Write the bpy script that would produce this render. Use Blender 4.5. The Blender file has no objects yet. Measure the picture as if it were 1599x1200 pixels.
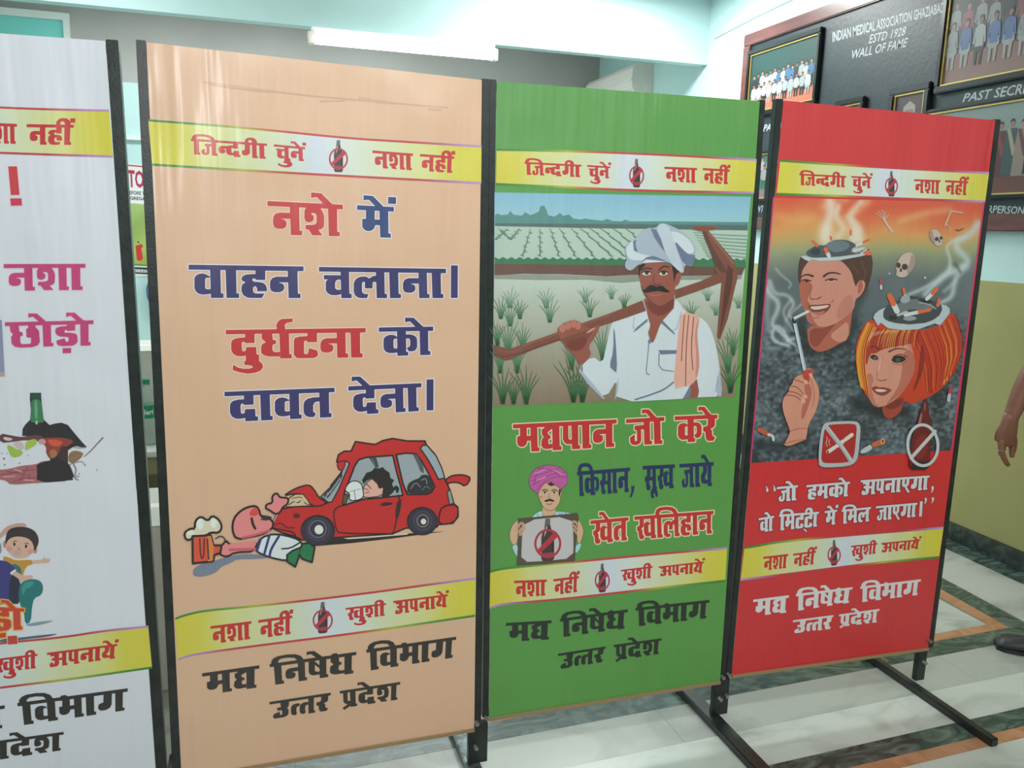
import bpy, bmesh, math, random
import numpy as np
from mathutils import Vector, Matrix, noise
from mathutils.geometry import tessellate_polygon
random.seed(7)
SC = bpy.context.scene
COL = SC.collection

# ------------------------------------------------------------------ camera
F = 1290.2
CAM = np.array([0.0, 0.0, 1.602])
M = np.array([[0.95190, -0.30539, 0.02490], [0.03228, 0.18077, 0.98300], [0.30470, 0.93491, -0.18193]])
cd = bpy.data.cameras.new('camera'); cam = bpy.data.objects.new('camera', cd); COL.objects.link(cam)
cd.sensor_width = 36; cd.lens = F / 1599 * 36; cd.clip_start = 0.02
R_, U_, F_ = (Vector(M[i]) for i in range(3))
F_.normalize(); R_ = (R_ - F_ * R_.dot(F_)).normalized(); U_ = R_.cross(F_)
mw = Matrix((R_, U_, -F_)).transposed().to_4x4(); mw.translation = Vector(CAM)
cam.matrix_world = mw
SC.camera = cam

# ------------------------------------------------------------------ world, exposure, lights
SC.view_settings.view_transform = 'Standard'; SC.view_settings.look = 'None'
SC.view_settings.gamma = 1; SC.view_settings.use_curve_mapping = False
SC.view_settings.exposure = 0.0
w = bpy.data.worlds.new('world'); SC.world = w; w.use_nodes = True
w.node_tree.nodes['Background'].inputs[0].default_value = (0.75, 0.85, 1, 1)
w.node_tree.nodes['Background'].inputs[1].default_value = 0.6

def area(name, loc, target, sx, sy, power, col=(1, 1, 1)):
    l = bpy.data.lights.new(name, 'AREA'); l.shape = 'RECTANGLE'; l.size = sx; l.size_y = sy
    l.energy = power; l.color = col
    o = bpy.data.objects.new(name, l); COL.objects.link(o); o.location = loc
    o.rotation_euler = (Vector(target) - Vector(loc)).to_track_quat('-Z', 'Y').to_euler()
    return o
LC = (0.97, 1.0, 0.985)
area('lobby_ceiling_light', (0.3, 0.5, 3.44), (0.3, 0.7, 0), 1.3, 0.3, 34, LC)
area('lobby_ceiling_light', (1.9, 0.5, 3.44), (1.9, 0.7, 0), 1.3, 0.3, 19, LC)
area('ceiling_light_by_beam', (2.5, 5.5, 3.44), (2.5, 5.5, 0), 1.2, 0.4, 90, LC)
area('beam_fill_left', (-1.3, 5.2, 3.44), (-1.3, 5.2, 0), 1.6, 0.3, 52, LC)  # unseen fill lamp, added to brighten the left end of the beam
area('banner_veil_fill', (1.3, -2.35, 3.05), (1.3, 2.1, 1.9), 3.2, 0.18, 36, LC)  # added source behind the camera, gives the pale veil on the banner tops
area('recess_fill', (0.4, 7.3, 3.42), (0.4, 7.6, 0), 3.6, 0.4, 66, LC)  # added fill, placed and widened to lift the recess back wall
area('window_daylight', (-0.28, -2.42, 2.45), (-0.1, 2.0, 1.9), 0.16, 1.0, 26, (0.95, 0.98, 1))

# ------------------------------------------------------------------ helpers
def lin(c):
    out = []
    for v in c[:3]:
        v = v / 255.0
        out.append(v / 12.92 if v <= 0.04045 else ((v + 0.055) / 1.055) ** 2.4)
    return tuple(out) + (1.0,)

def ray(x, y):
    d = np.array([(x - 800) / F, (600 - y) / F, 1.0]); return M.T @ d

def onplane(x, y, ax, v):
    d = ray(x, y); return CAM + (v - CAM[ax]) / d[ax] * d

def new_mat(name, col=(128, 128, 128), rough=0.5, metal=0.0, spec=0.5):
    m = bpy.data.materials.new(name); m.use_nodes = True
    b = m.node_tree.nodes['Principled BSDF']
    b.inputs['Base Color'].default_value = lin(col); b.inputs['Roughness'].default_value = rough
    b.inputs['Metallic'].default_value = metal; b.inputs['Specular IOR Level'].default_value = spec
    return m

def noise_mat(name, c1, c2, scale=5, rough=0.5, detail=4, lo=0.35, hi=0.65, dist=0.0, bump=0.0, spec=0.5, stretch=(1, 1, 1), bscale=None, metal=0.0):
    m = new_mat(name, c1, rough, metal, spec); nt = m.node_tree; b = nt.nodes['Principled BSDF']
    g = nt.nodes.new('ShaderNodeNewGeometry'); mp = nt.nodes.new('ShaderNodeMapping'); mp.inputs['Scale'].default_value = stretch
    n = nt.nodes.new('ShaderNodeTexNoise'); n.inputs['Scale'].default_value = scale; n.inputs['Detail'].default_value = detail
    n.inputs['Distortion'].default_value = dist
    r = nt.nodes.new('ShaderNodeValToRGB'); r.color_ramp.elements[0].position = lo; r.color_ramp.elements[1].position = hi
    r.color_ramp.elements[0].color = lin(c1); r.color_ramp.elements[1].color = lin(c2)
    nt.links.new(g.outputs['Position'], mp.inputs[0]); nt.links.new(mp.outputs[0], n.inputs['Vector'])
    nt.links.new(n.outputs[0], r.inputs[0]); nt.links.new(r.outputs[0], b.inputs['Base Color'])
    if bump:
        n2 = nt.nodes.new('ShaderNodeTexNoise'); n2.inputs['Scale'].default_value = bscale or scale * 6; n2.inputs['Detail'].default_value = 3
        nt.links.new(mp.outputs[0], n2.inputs['Vector'])
        bp = nt.nodes.new('ShaderNodeBump'); bp.inputs['Strength'].default_value = bump; bp.inputs['Distance'].default_value = 0.01
        nt.links.new(n2.outputs[0], bp.inputs['Height']); nt.links.new(bp.outputs[0], b.inputs['Normal'])
    return m

def print_mat(name, rough, bumpy):
    """ink on a surface: colour from the mesh's colour attribute, gloss and creases shared by sheet and ink"""
    m = new_mat(name, rough=rough); nt = m.node_tree; b = nt.nodes['Principled BSDF']
    a = nt.nodes.new('ShaderNodeAttribute'); a.attribute_name = 'Col'
    nt.links.new(a.outputs['Color'], b.inputs['Base Color'])
    if bumpy:
        b.inputs['Specular IOR Level'].default_value = 0.75
        b.inputs['Coat Weight'].default_value = 0.35; b.inputs['Coat Roughness'].default_value = 0.16
        g = nt.nodes.new('ShaderNodeNewGeometry'); mp = nt.nodes.new('ShaderNodeMapping'); mp.inputs['Scale'].default_value = (9, 9, 0.9)
        n = nt.nodes.new('ShaderNodeTexNoise'); n.inputs['Scale'].default_value = 1.0; n.inputs['Detail'].default_value = 3
        n3 = nt.nodes.new('ShaderNodeTexNoise'); n3.inputs['Scale'].default_value = 2.2; n3.inputs['Detail'].default_value = 2
        ad = nt.nodes.new('ShaderNodeMath'); ad.operation = 'MULTIPLY_ADD'; ad.inputs[1].default_value = 1.6
        nt.links.new(g.outputs['Position'], mp.inputs[0]); nt.links.new(mp.outputs[0], n.inputs['Vector'])
        nt.links.new(g.outputs['Position'], n3.inputs['Vector'])
        nt.links.new(n3.outputs[0], ad.inputs[0]); nt.links.new(n.outputs[0], ad.inputs[2])
        bp = nt.nodes.new('ShaderNodeBump'); bp.inputs['Strength'].default_value = 0.9; bp.inputs['Distance'].default_value = 0.012
        nt.links.new(ad.outputs[0], bp.inputs['Height']); nt.links.new(bp.outputs[0], b.inputs['Normal'])
        nt.links.new(bp.outputs[0], b.inputs['Coat Normal'])
    return m

MT = dict(
    flex=print_mat('printed_flex', 0.42, True), paper=print_mat('printed_paper', 0.4, False),
    flexedge=new_mat('flex_reverse', (200, 200, 195), 0.6),
    black=noise_mat('black_paint', (32, 34, 32), (44, 46, 43), 30, 0.34, bump=0.06),
    steel=new_mat('bolt_steel', (150, 150, 145), 0.4, 0.7),
    galv=noise_mat('scuffed_metal', (120, 130, 130), (60, 70, 70), 40, 0.35, metal=0.6),
    marble=noise_mat('white_marble', (190, 193, 186), (128, 132, 124), 3.0, 0.22, 10, 0.5, 0.82, 1.0, stretch=(0.9, 1.7, 1)),
    marble2=noise_mat('grey_marble', (168, 169, 161), (116, 118, 110), 2.4, 0.24, 10, 0.48, 0.82, 1.1, stretch=(0.9, 1.5, 1)),
    green=noise_mat('green_marble', (44, 62, 56), (112, 130, 120), 7, 0.22, 8, 0.4, 0.78, 2.0, stretch=(1, 2, 1)),
    salmon=noise_mat('salmon_marble', (170, 118, 84), (196, 148, 116), 8, 0.25, 6, 0.35, 0.7, 1.0),
    skirt=noise_mat('dark_marble', (42, 50, 48), (82, 92, 88), 12, 0.25, 6, 0.45, 0.8, 1.5),
    aqua=noise_mat('aqua_paint', (196, 226, 226), (190, 220, 220), 2, 0.6),
    beam=noise_mat('beam_paint', (192, 222, 222), (186, 216, 216), 2, 0.6),
    beige=noise_mat('beige_grey_paint', (176, 172, 168), (166, 163, 160), 1.2, 0.7),
    white=noise_mat('white_paint', (226, 232, 230), (218, 226, 224), 2, 0.6),
    frame=noise_mat('red_brown_wood', (96, 60, 58), (114, 70, 66), 4, 0.3, stretch=(6, 1, 6)),
    slate=noise_mat('slate_cloth', (32, 43, 50), (40, 51, 58), 6, 0.42, bump=0.1),
    pframe=new_mat('black_wood', (26, 28, 28), 0.28), gold=new_mat('gold_bead', (205, 175, 100), 0.3, 0.5),
    plastic=new_mat('cream_plastic', (238, 226, 220), 0.4), plasticd=new_mat('grey_plastic', (120, 122, 120), 0.5),
    carton=noise_mat('white_carton', (206, 206, 198), (190, 190, 182), 4, 0.7),
    olive=new_mat('olive_board', (128, 122, 92), 0.6), cloth=noise_mat('blue_cloth', (96, 120, 160), (74, 96, 140), 8, 0.9, bump=0.4),
    cap=new_mat('green_cap', (20, 130, 90), 0.4),
    skin=noise_mat('brown_skin', (120, 76, 58), (132, 86, 66), 12, 0.5, bump=0.12), shirt=noise_mat('shirt_cloth', (84, 92, 110), (92, 100, 118), 20, 0.9),
    trouser=noise_mat('trouser_cloth', (42, 42, 46), (50, 50, 54), 20, 0.9), hair=noise_mat('black_hair', (18, 16, 15), (30, 26, 24), 60, 0.6, bump=0.5),
    shoe=noise_mat('shoe_leather', (34, 34, 38), (44, 44, 48), 14, 0.5, bump=0.2), ring=new_mat('ring_metal', (200, 190, 170), 0.2, 0.9),
    eye=new_mat('eye_white', (225, 222, 215), 0.3), teal=new_mat('turquoise_glass', (130, 214, 208), 0.25),
)
def emis(name, col, s):
    m = new_mat(name, col, 0.5); b = m.node_tree.nodes['Principled BSDF']
    b.inputs['Emission Color'].default_value = lin(col); b.inputs['Emission Strength'].default_value = s; return m
MT['tube'] = emis('tube_glow', (240, 255, 252), 14)
gl = new_mat('clear_plastic', (225, 235, 232), 0.08); gl.node_tree.nodes['Principled BSDF'].inputs['Transmission Weight'].default_value = 0.85
gl.node_tree.nodes['Principled BSDF'].inputs['IOR'].default_value = 1.2; MT['clear'] = gl

ORG = {}
def link(name, me, mat, parent=None, origin=None, kind=None):
    """me holds world coordinates; the object gets its parent's origin"""
    org = ORG[parent.name] if parent is not None else Vector(origin or (0, 0, 0))
    me.transform(Matrix.Translation(-org))
    o = bpy.data.objects.new(name, me); COL.objects.link(o)
    if parent is not None: o.parent = parent
    else: o.location = org
    ORG[o.name] = org
    if mat is not None and not me.materials: me.materials.append(mat)
    if kind: o['kind'] = kind
    return o

def thing(name, label, cat, loc, group=None):
    o = bpy.data.objects.new(name, None); COL.objects.link(o); o.location = loc; o.empty_display_size = 0.1
    ORG[o.name] = Vector(loc); o['label'] = label; o['category'] = cat
    if group: o['group'] = group
    return o

def mesh_of(bm, smooth=False):
    me = bpy.data.meshes.new('m'); bmesh.ops.recalc_face_normals(bm, faces=bm.faces); bm.to_mesh(me); bm.free()
    if smooth:
        for p in me.polygons: p.use_smooth = True
    return me

def bar(p0, p1, wx, wy, up=(0, 0, 1), bev=0.0, bm=None):
    """box running from p0 to p1 with cross section wx (side) by wy"""
    bm = bm or bmesh.new(); p0 = Vector(p0); p1 = Vector(p1); d = (p1 - p0)
    L = d.length; d.normalize(); s = d.cross(Vector(up))
    if s.length < 1e-4: s = d.cross(Vector((0, 1, 0)))
    s.normalize(); t = s.cross(d)
    r = bmesh.ops.create_cube(bm, size=1)
    mt = Matrix((s * wx, t * wy, d * L)).transposed().to_4x4(); mt.translation = (p0 + p1) / 2
    bmesh.ops.transform(bm, matrix=mt, verts=r['verts'])
    if bev:
        es = list({e for v in r['verts'] for e in v.link_edges})
        bmesh.ops.bevel(bm, geom=es, offset=bev, segments=2, affect='EDGES', clamp_overlap=True)
    return bm

def box(x0, x1, y0, y1, z0, z1, bev=0.0, bm=None):
    bm = bm or bmesh.new(); r = bmesh.ops.create_cube(bm, size=1)
    mt = Matrix.Diagonal((x1 - x0, y1 - y0, z1 - z0, 1)); mt.translation = ((x0 + x1) / 2, (y0 + y1) / 2, (z0 + z1) / 2)
    bmesh.ops.transform(bm, matrix=mt, verts=r['verts'])
    if bev:
        es = list({e for v in r['verts'] for e in v.link_edges})
        bmesh.ops.bevel(bm, geom=es, offset=bev, segments=2, affect='EDGES', clamp_overlap=True)
    return bm

def lathe(prof, c, n=24, axis='Z', bm=None):
    bm = bm or bmesh.new(); rings = []
    for r, h in prof:
        rings.append([bm.verts.new((c[0] + r * math.cos(2 * math.pi * i / n), c[1] + r * math.sin(2 * math.pi * i / n), c[2] + h)) for i in range(n)])
    for a, b in zip(rings, rings[1:]):
        for i in range(n): bm.faces.new((a[i], a[(i + 1) % n], b[(i + 1) % n], b[i]))
    bm.faces.new(rings[0][::-1]); bm.faces.new(rings[-1])
    return bm

def cyl(p0, p1, r, n=16, bm=None):
    bm = bm or bmesh.new(); p0 = Vector(p0); p1 = Vector(p1); d = p1 - p0
    q = d.to_track_quat('Z', 'Y').to_matrix().to_4x4(); q.translation = (p0 + p1) / 2
    bmesh.ops.create_cone(bm, segments=n, radius1=r, radius2=r, depth=d.length, matrix=q, cap_ends=True)
    return bm

# ------------------------------------------------------------------ flat print engine
def smooth_closed(pts, it=2):
    for _ in range(it):
        q = []
        for a, b in zip(pts, pts[1:] + pts[:1]):
            q.append((a[0] * .75 + b[0] * .25, a[1] * .75 + b[1] * .25)); q.append((a[0] * .25 + b[0] * .75, a[1] * .25 + b[1] * .75))
        pts = q
    return pts

def smooth_open(pts, it=2):
    for _ in range(it):
        q = [pts[0]]
        for a, b in zip(pts, pts[1:]):
            q.append((a[0] * .75 + b[0] * .25, a[1] * .75 + b[1] * .25)); q.append((a[0] * .25 + b[0] * .75, a[1] * .25 + b[1] * .75))
        q.append(pts[-1]); pts = q
    return pts

def P(s):
    return [tuple(float(v) for v in t.split(',')) for t in s.split()]

class Ink:
    """flat printing: shapes read in picture units, laid on a real plane as stacked ink films"""
    def __init__(self, to3d, first=1):
        self.to3d = to3d; self.v = []; self.f = []; self.c = []; self.k = first; self.fr = (0, 0, 1.0); self.hold = False
    def at(self, ox, oy, s): self.fr = (ox, oy, 1.0 / s)
    def px(self, p): return (self.fr[0] + p[0] * self.fr[2], self.fr[1] + p[1] * self.fr[2])
    def put(self, pts, tris, col):
        b = len(self.v)
        for p in pts: self.v.append(self.to3d(p[0], p[1], self.k))
        if isinstance(col, list): self.c += [lin(c) for c in col]
        else: self.c += [lin(col)] * len(pts)
        for t in tris: self.f.append(tuple(b + i for i in t))
    def fill(self, pts, col):
        t = tessellate_polygon([[Vector((p[0], p[1], 0)) for p in pts]])
        self.put(pts, t, col)
    def line(self, pts, wd, col, closed=False, cap=True):
        n = len(pts); r = wd / 2; k0 = self.k
        segs = list(zip(pts, pts[1:])) + ([(pts[-1], pts[0])] if closed else [])
        for i, (a, b) in enumerate(segs):      # neighbouring pieces lie one film apart, so none coincide
            dx, dy = b[0] - a[0], b[1] - a[1]; L = math.hypot(dx, dy)
            if L < 1e-6: continue
            self.k = k0 + i % 2
            nx, ny = -dy / L * r, dx / L * r
            self.put([(a[0] + nx, a[1] + ny), (b[0] + nx, b[1] + ny), (b[0] - nx, b[1] - ny), (a[0] - nx, a[1] - ny)], [(0, 1, 2), (0, 2, 3)], col)
        self.k = k0 + 1
        if cap:
            for i, p in enumerate(pts):
                self.k = k0 + 2 + i % 2
                o = [(p[0] + r * math.cos(j * math.pi / 4), p[1] + r * math.sin(j * math.pi / 4)) for j in range(8)]
                self.put(o, [(0, j, j + 1) for j in range(1, 7)], col)
            self.k = k0 + 3
    # shapes in the current frame
    def poly(self, s, col, sm=0, out=None, ow=1.0):
        pts = P(s) if isinstance(s, str) else s
        if sm: pts = smooth_closed(pts, sm)
        pts = [self.px(p) for p in pts]
        self.k += 1; self.fill(pts, col)
        if out is not None: self.k += 1; self.line(pts, ow, out, closed=True)
    def stroke(self, s, wd, col, sm=1, cap=True):
        pts = P(s) if isinstance(s, str) else s
        if sm: pts = smooth_open(pts, sm)
        self.k += 1; self.line([self.px(p) for p in pts], wd * self.fr[2], col, cap=cap)
    def taper(self, s, w0, w1, col, sm=2):
        pts = [self.px(p) for p in smooth_open(P(s) if isinstance(s, str) else s, sm)]
        self.k += 0 if self.hold else 1; n = len(pts); L = []; Rr = []
        for i, p in enumerate(pts):
            a = pts[max(0, i - 1)]; b = pts[min(n - 1, i + 1)]; dx, dy = b[0] - a[0], b[1] - a[1]; l = math.hypot(dx, dy) or 1
            r = (w0 + (w1 - w0) * i / (n - 1)) / 2 * self.fr[2]
            L.append((p[0] - dy / l * r, p[1] + dx / l * r)); Rr.append((p[0] + dy / l * r, p[1] - dx / l * r))
        self.put(L + Rr, [q for i in range(n - 1) for q in ((i, i + 1, n + i + 1), (i, n + i + 1, n + i))], col)
    def oval(self, cx, cy, rx, ry, col, rot=0, n=24, ring=None):
        ca, sa = math.cos(rot), math.sin(rot)
        pts = [(cx + rx * math.cos(a) * ca - ry * math.sin(a) * sa, cy + rx * math.cos(a) * sa + ry * math.sin(a) * ca) for a in [2 * math.pi * i / n for i in range(n)]]
        pts = [self.px(p) for p in pts]; self.k += 1
        if ring: self.line(pts, ring * self.fr[2], col, closed=True)
        else: self.fill(pts, col)
    def quadgrid(self, q, nu, nv, colf):
        """q = TL,TR,BR,BL; colf(u,v)->(nv+1,nu+1,3) 0..255 array"""
        self.k += 1
        u, v = np.meshgrid(np.linspace(0, 1, nu + 1), np.linspace(0, 1, nv + 1))
        X = [(q[0][i] * (1 - u) + q[1][i] * u) * (1 - v) + (q[3][i] * (1 - u) + q[2][i] * u) * v for i in (0, 1)]
        C = colf(u, v, X[0], X[1]); C = np.clip(C, 0, 255) / 255.0
        C = np.where(C <= 0.04045, C / 12.92, ((C + 0.055) / 1.055) ** 2.4)
        b = len(self.v)
        for x, y in zip(X[0].ravel(), X[1].ravel()): self.v.append(self.to3d(x, y, self.k))
        self.c += [(a[0], a[1], a[2], 1.0) for a in C.reshape(-1, 3).tolist()]
        for j in range(nv):
            for i in range(nu):
                a = b + j * (nu + 1) + i; self.f.append((a, a + 1, a + nu + 2, a + nu + 1))
    def done(self, name, parent, mat):
        me = bpy.data.meshes.new(name); me.from_pydata([tuple(p) for p in self.v], [], self.f)
        at = me.color_attributes.new('Col', 'FLOAT_COLOR', 'POINT')
        at.data.foreach_set('color', [x for c in self.c for x in c])
        return link(name, me, mat, parent)

# ------------------------------------------------------------------ Devanagari display lettering, 100 units from head line to foot
def stem(x, ft=40, w=31): return [(x, 88), (x + w, 88), (x + w + 1.5, 14), (x + ft, 14), (x + ft, 0), (x + 3, 0)]
def shf(polys, dx, sx=1.0): return [[(x * sx + dx, y) for x, y in p] for p in polys]
ra_ = [P('23,88 23,62 16,57 0,56 0,38 11,36 14,14 19,4 27,0 54,0 63,14 52,17 47,24 46,38 38,46 54,52 60,60 60,88')]
va_ = [P('46,64 36,71 26,74 14,73 5,68 0,60 0,30 4,20 12,13 24,10 38,11 49,13 48,27 38,26 32,29 32,57 36,61 46,61'), stem(46)]
ma_ = [P('12,88 12,58 0,57 0,32 5,24 14,19 26,19 36,24 41,32 43,39 58,39 58,57 41,57 41,88'), stem(56, 38, 29)]
gha_ = [P('2,88 2,69 15,56 3,49 0,41 0,20 8,12 24,7 61,7 61,23 48,21 38,25 36,36 38,48 48,50 48,62 38,64 36,88'), stem(59)]
bump_ = P('2,84 2,98 10,107 26,107 34,98 36,84')
pa_ = [P('0,88 0,38 6,26 16,20 37,19 37,35 26,36 23,42 23,88'), stem(35, 38, 29)]
hook_ = P('46,66 28,68 10,64 2,54 0,44 0,20 5,8 14,3 28,3 33,14 29,20 29,42 34,50 46,52')
G = {   # name: (polygons, width, x of the stem where a vowel sign joins)
 'na': ([P('53,67 20,67 8,63 2,56 0,48 0,32 4,22 14,18 28,18 38,22 42,30 42,38 38,44 30,47 26,49 55,49')] + [stem(52, 38, 29)], 97, 52),
 'n2': ([P('60,67 20,67 8,63 2,56 0,48 0,32 4,22 14,18 28,18 38,22 42,30 42,38 38,44 30,47 26,49 60,49')], 46, 30),
 'va': (va_, 92, 46), 'aa': ([stem(0)], 47, 0),
 'ha': ([P('41,88 41,74 30,74 12,72 2,66 0,60 1,54 8,50 12,48 4,43 0,36 0,20 6,8 18,1 28,0 60,0 68,14 42,14 36,17 34,22 34,32 38,36 42,36 46,30 46,21 75,21 75,30 72,40 64,47 50,50 38,50 33,53 31,57 35,61 41,59 44,56 70,56 70,88')], 84, 41),
 'ca': ([P('0,74 58,74 58,60 48,60 41,56 38,50 38,32 44,27 58,27 58,12 40,9 24,10 12,16 6,26 6,50 8,56 14,60 0,60')] + [stem(56, 38, 29)], 101, 56),
 'la': ([P('77,74 66,73 58,68 52,64 46,69 38,71 24,70 12,66 4,58 0,48 0,22 4,10 14,2 24,0 45,0 50,13 36,14 30,18 28,24 28,48 32,54 38,52 38,32 64,32 64,50 68,54 77,52')] + [stem(75, 38, 29)], 120, 75),
 'da': ([P('45,88 45,73 28,73 10,69 2,62 0,52 0,30 6,18 18,10 32,9 49,11 49,0 90,0 90,14 82,15 81,40 49,40 47,28 40,25 35,28 34,54 38,59 43,58 46,54 76,54 76,88')], 97, 47),
 'ta': ([P('52,70 30,70 12,66 3,58 0,48 0,24 4,12 14,5 26,3 34,4 37,8 39,17 33,19 31,24 31,44 35,52 42,55 52,55')] + [stem(50)], 97, 50),
 'ka': ([P('51,64 40,72 28,74 14,72 4,66 0,58 0,28 6,17 18,11 32,10 51,12 51,26 40,26 36,30 36,56 40,60 51,60'), P('48,88 80,88 82,13 89,13 89,0 50,0'),
         P('80,74 96,74 110,70 119,62 121,50 121,28 114,17 102,14 92,15 86,22 84,28 92,30 96,36 96,52 92,60 80,60')], 129, 48),
 'ra': (ra_, 70, 26),
 'sha': ([P('6,88 0,75 0,53 3,44 12,40 22,42 28,47 29,56 28,62 22,65 22,69 28,70 35,68 38,62 38,41 34,35 25,33 4,32 4,19 13,18 25,1 57,1 44,18 54,21 61,29 62,56 60,68 54,79 48,88'), stem(73, 37, 28)], 117, 73),
 'ma': (ma_, 101, 56), 'gha': (gha_, 106, 59), 'dha': (gha_ + [bump_], 106, 59), 'bha': (ma_ + [bump_], 101, 56),
 'tta': ([P('44,88 44,75 18,74 3,69 0,59 0,13 8,2 21,0 64,0 75,5 79,13 75,26 49,34 46,16 39,13 33,16 33,56 38,61 46,54 75,54 75,88')], 86, 44),
 'ja': ([P('21,73 64,75 64,58 50,58 51,52 51,15 44,5 29,0 11,2 2,10 0,20 1,30 19,40 22,40 22,17 27,14 32,18 32,50 30,56 21,58')] + [stem(62, 38, 28)], 107, 62),
 'pa': (pa_, 80, 35),
 'pra': (pa_ + [P('32,24 -6,0 4,-12 40,8')], 80, 35),
 'dya': ([P('15,88 12,80 3,78 3,60 11,50 2,40 0,21 9,9 24,6 48,8 48,24 32,24 30,33 32,42 40,42 40,53 32,57 27,64 33,70 48,78 48,88'), stem(46)], 92, 46),
 'ssa': ([P('0,88 0,36 6,24 18,18 46,18 46,32 32,33 26,38 26,88'), P('24,84 46,60 46,46 24,68'), stem(44, 38, 29)], 89, 44),
 'tt2': ([hook_, [(x + 46, y) for x, y in hook_], stem(90, 38, 29)], 134, 90),
 'u_': ([P('40,88 40,66 46,60 22,60 22,43 42,43 48,38 48,20 42,15 36,20 35,36 6,27 0,18 0,8 8,0 56,0 74,6 82,18 82,38 74,50 82,60 84,72 84,88')], 94, 60),
 'a_': ([P('4,96 4,72 26,72 32,67 30,60 14,59 14,44 30,42 34,34 32,20 26,18 24,28 20,32 0,26 0,10 8,0 44,0 58,6 64,18 64,34 58,46 56,52 62,60 64,76 60,96'), P('56,56 86,56 86,40 56,40'), stem(82, 38, 29)], 127, 82),
 'ya': ([P('14,88 18,66 4,52 0,44 0,28 6,18 18,12 54,12 54,27 40,28 32,34 34,44 46,56 48,72 46,88'), stem(52, 38, 29)], 97, 52),
 'ga': ([P('20,88 20,50 4,46 0,34 2,22 12,14 30,14 46,22 52,36 52,88'), stem(64, 38, 29)], 109, 64),
 'kha': (shf(ra_, 0, .8) + shf(va_, 48), 140, 94),
 'sa': (shf(ra_, 0, .8) + [P('32,54 66,54 66,39 32,39')] + [stem(62, 38, 29)], 107, 62),
 'ae': ([P('0,88 0,50 6,38 18,31 28,31 38,14 62,-12 78,-4 60,14 47,33 58,40 63,52 63,88 38,88 38,54 32,49 25,54 25,88')], 82, 40),
 'cha': ([P('0,88 3,63 12,52 5,42 6,16 18,2 39,-2 83,-1 104,6 112,19 109,63 96,78 96,88 69,88 69,76 61,71 62,42 65,38 79,37 79,16 73,12 44,12 39,19 39,42 49,47 48,58 36,63 34,88')], 122, 75),
 'dda': ([P('43,88 43,80 21,78 5,74 0,65 1,52 8,43 21,38 47,36 51,31 49,18 44,16 38,21 35,31 5,23 6,10 13,3 26,0 65,1 78,8 84,18 82,42 74,49 60,52 36,53 34,60 39,65 47,60 74,61 74,88'), P('28,-8 60,-8 60,-28 28,-28')], 92, 45),
}
SIGN = {
 'e': [P('-52,133 -21,132 17,96 -10,96 -34,119 -40,119 -52,116')],
 'n': [P('28,132 54,132 54,110 28,110')],
 'u': [P('0,10 43,10 43,-8 54,-18 56,-30 48,-41 31,-48 5,-51 -21,-46 -43,-38 -41,-20 -25,-30 -8,-34 11,-34 23,-30 21,-25 11,-22 -5,-21 -5,-8 0,-7')],
 'U': [P('0,8 28,8 42,-8 48,-26 34,-32 22,-18 14,-12 8,-20 18,-30 2,-36 -14,-26 -14,-6')],
 'r': [P('-8,97 -10,115 -3,128 8,135 43,136 43,124 26,122 18,116 19,97')],
 'I': [P('-44,97 -44,112 -36,124 -20,132 6,132 22,124 31,112 31,97 3,97 0,109 -8,116 -16,116 -22,109 -22,97')],
 'h': [P('40,-4 54,-8 78,-28 62,-28 48,-16 34,-8')],
}
def layout(tokens):
    """tokens 'na sha+e aa ...' -> polygons, (x0, x1) of the head line"""
    x = 0.0; out = []; toks = tokens.split()
    for i, t in enumerate(toks):
        parts = t.split('+'); g = parts[0]
        if g == 'i':
            nxt = G[toks[i + 1].split('+')[0]]; w = 47 + nxt[2] + 26
            out += shf([stem(0)], x)
            out.append([(x + a, b) for a, b in [(-10, 97), (-10, 112), (0, 124), (18, 131), (w * .45, 133), (w * .72, 129), (w * .9, 117), (w, 97), (w - 26, 97), (w * .68, 113), (w * .45, 118), (30, 117), (20, 110), (17, 97)]])
            x += 47; continue
        if g == 'aa' : sx = 0
        polys, adv, sx = G[g]; out += shf(polys, x)
        for s in parts[1:]: out += shf(SIGN[s], x + sx)
        x += adv
    out.append([(-17, 100), (x + 2, 100), (x + 2, 85), (-17, 85)])
    return out, (-17, x + 2)

def word(ink, tokens, tl, tr, br, bl, col, out=None, ow=2.6, sh=None):
    polys, (x0, x1) = layout(tokens); W = x1 - x0; res = []
    for p in polys:
        q = []
        for x, y in p:
            u = (x - x0) / W; v = 1 - y / 100
            q.append(tuple((tl[i] * (1 - u) + tr[i] * u) * (1 - v) + (bl[i] * (1 - u) + br[i] * u) * v for i in (0, 1)))
        res.append(q)
    flat(ink, res, col, out, ow)

def flat(ink, res, col, out=None, ow=2.6):
    if out is not None:
        ink.k = max(ink.k, 6)
        for q in res: ink.line(q, ow, out, closed=True); ink.k += 1; ink.fill(q, out); ink.k -= 3
        ink.k += 6
    for q in res: ink.k += 1; ink.fill(q, col)

def rawq(s, ox=0, oy=0, sc=1.0): return [(ox + x / sc, oy + y / sc) for x, y in P(s)]

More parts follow.
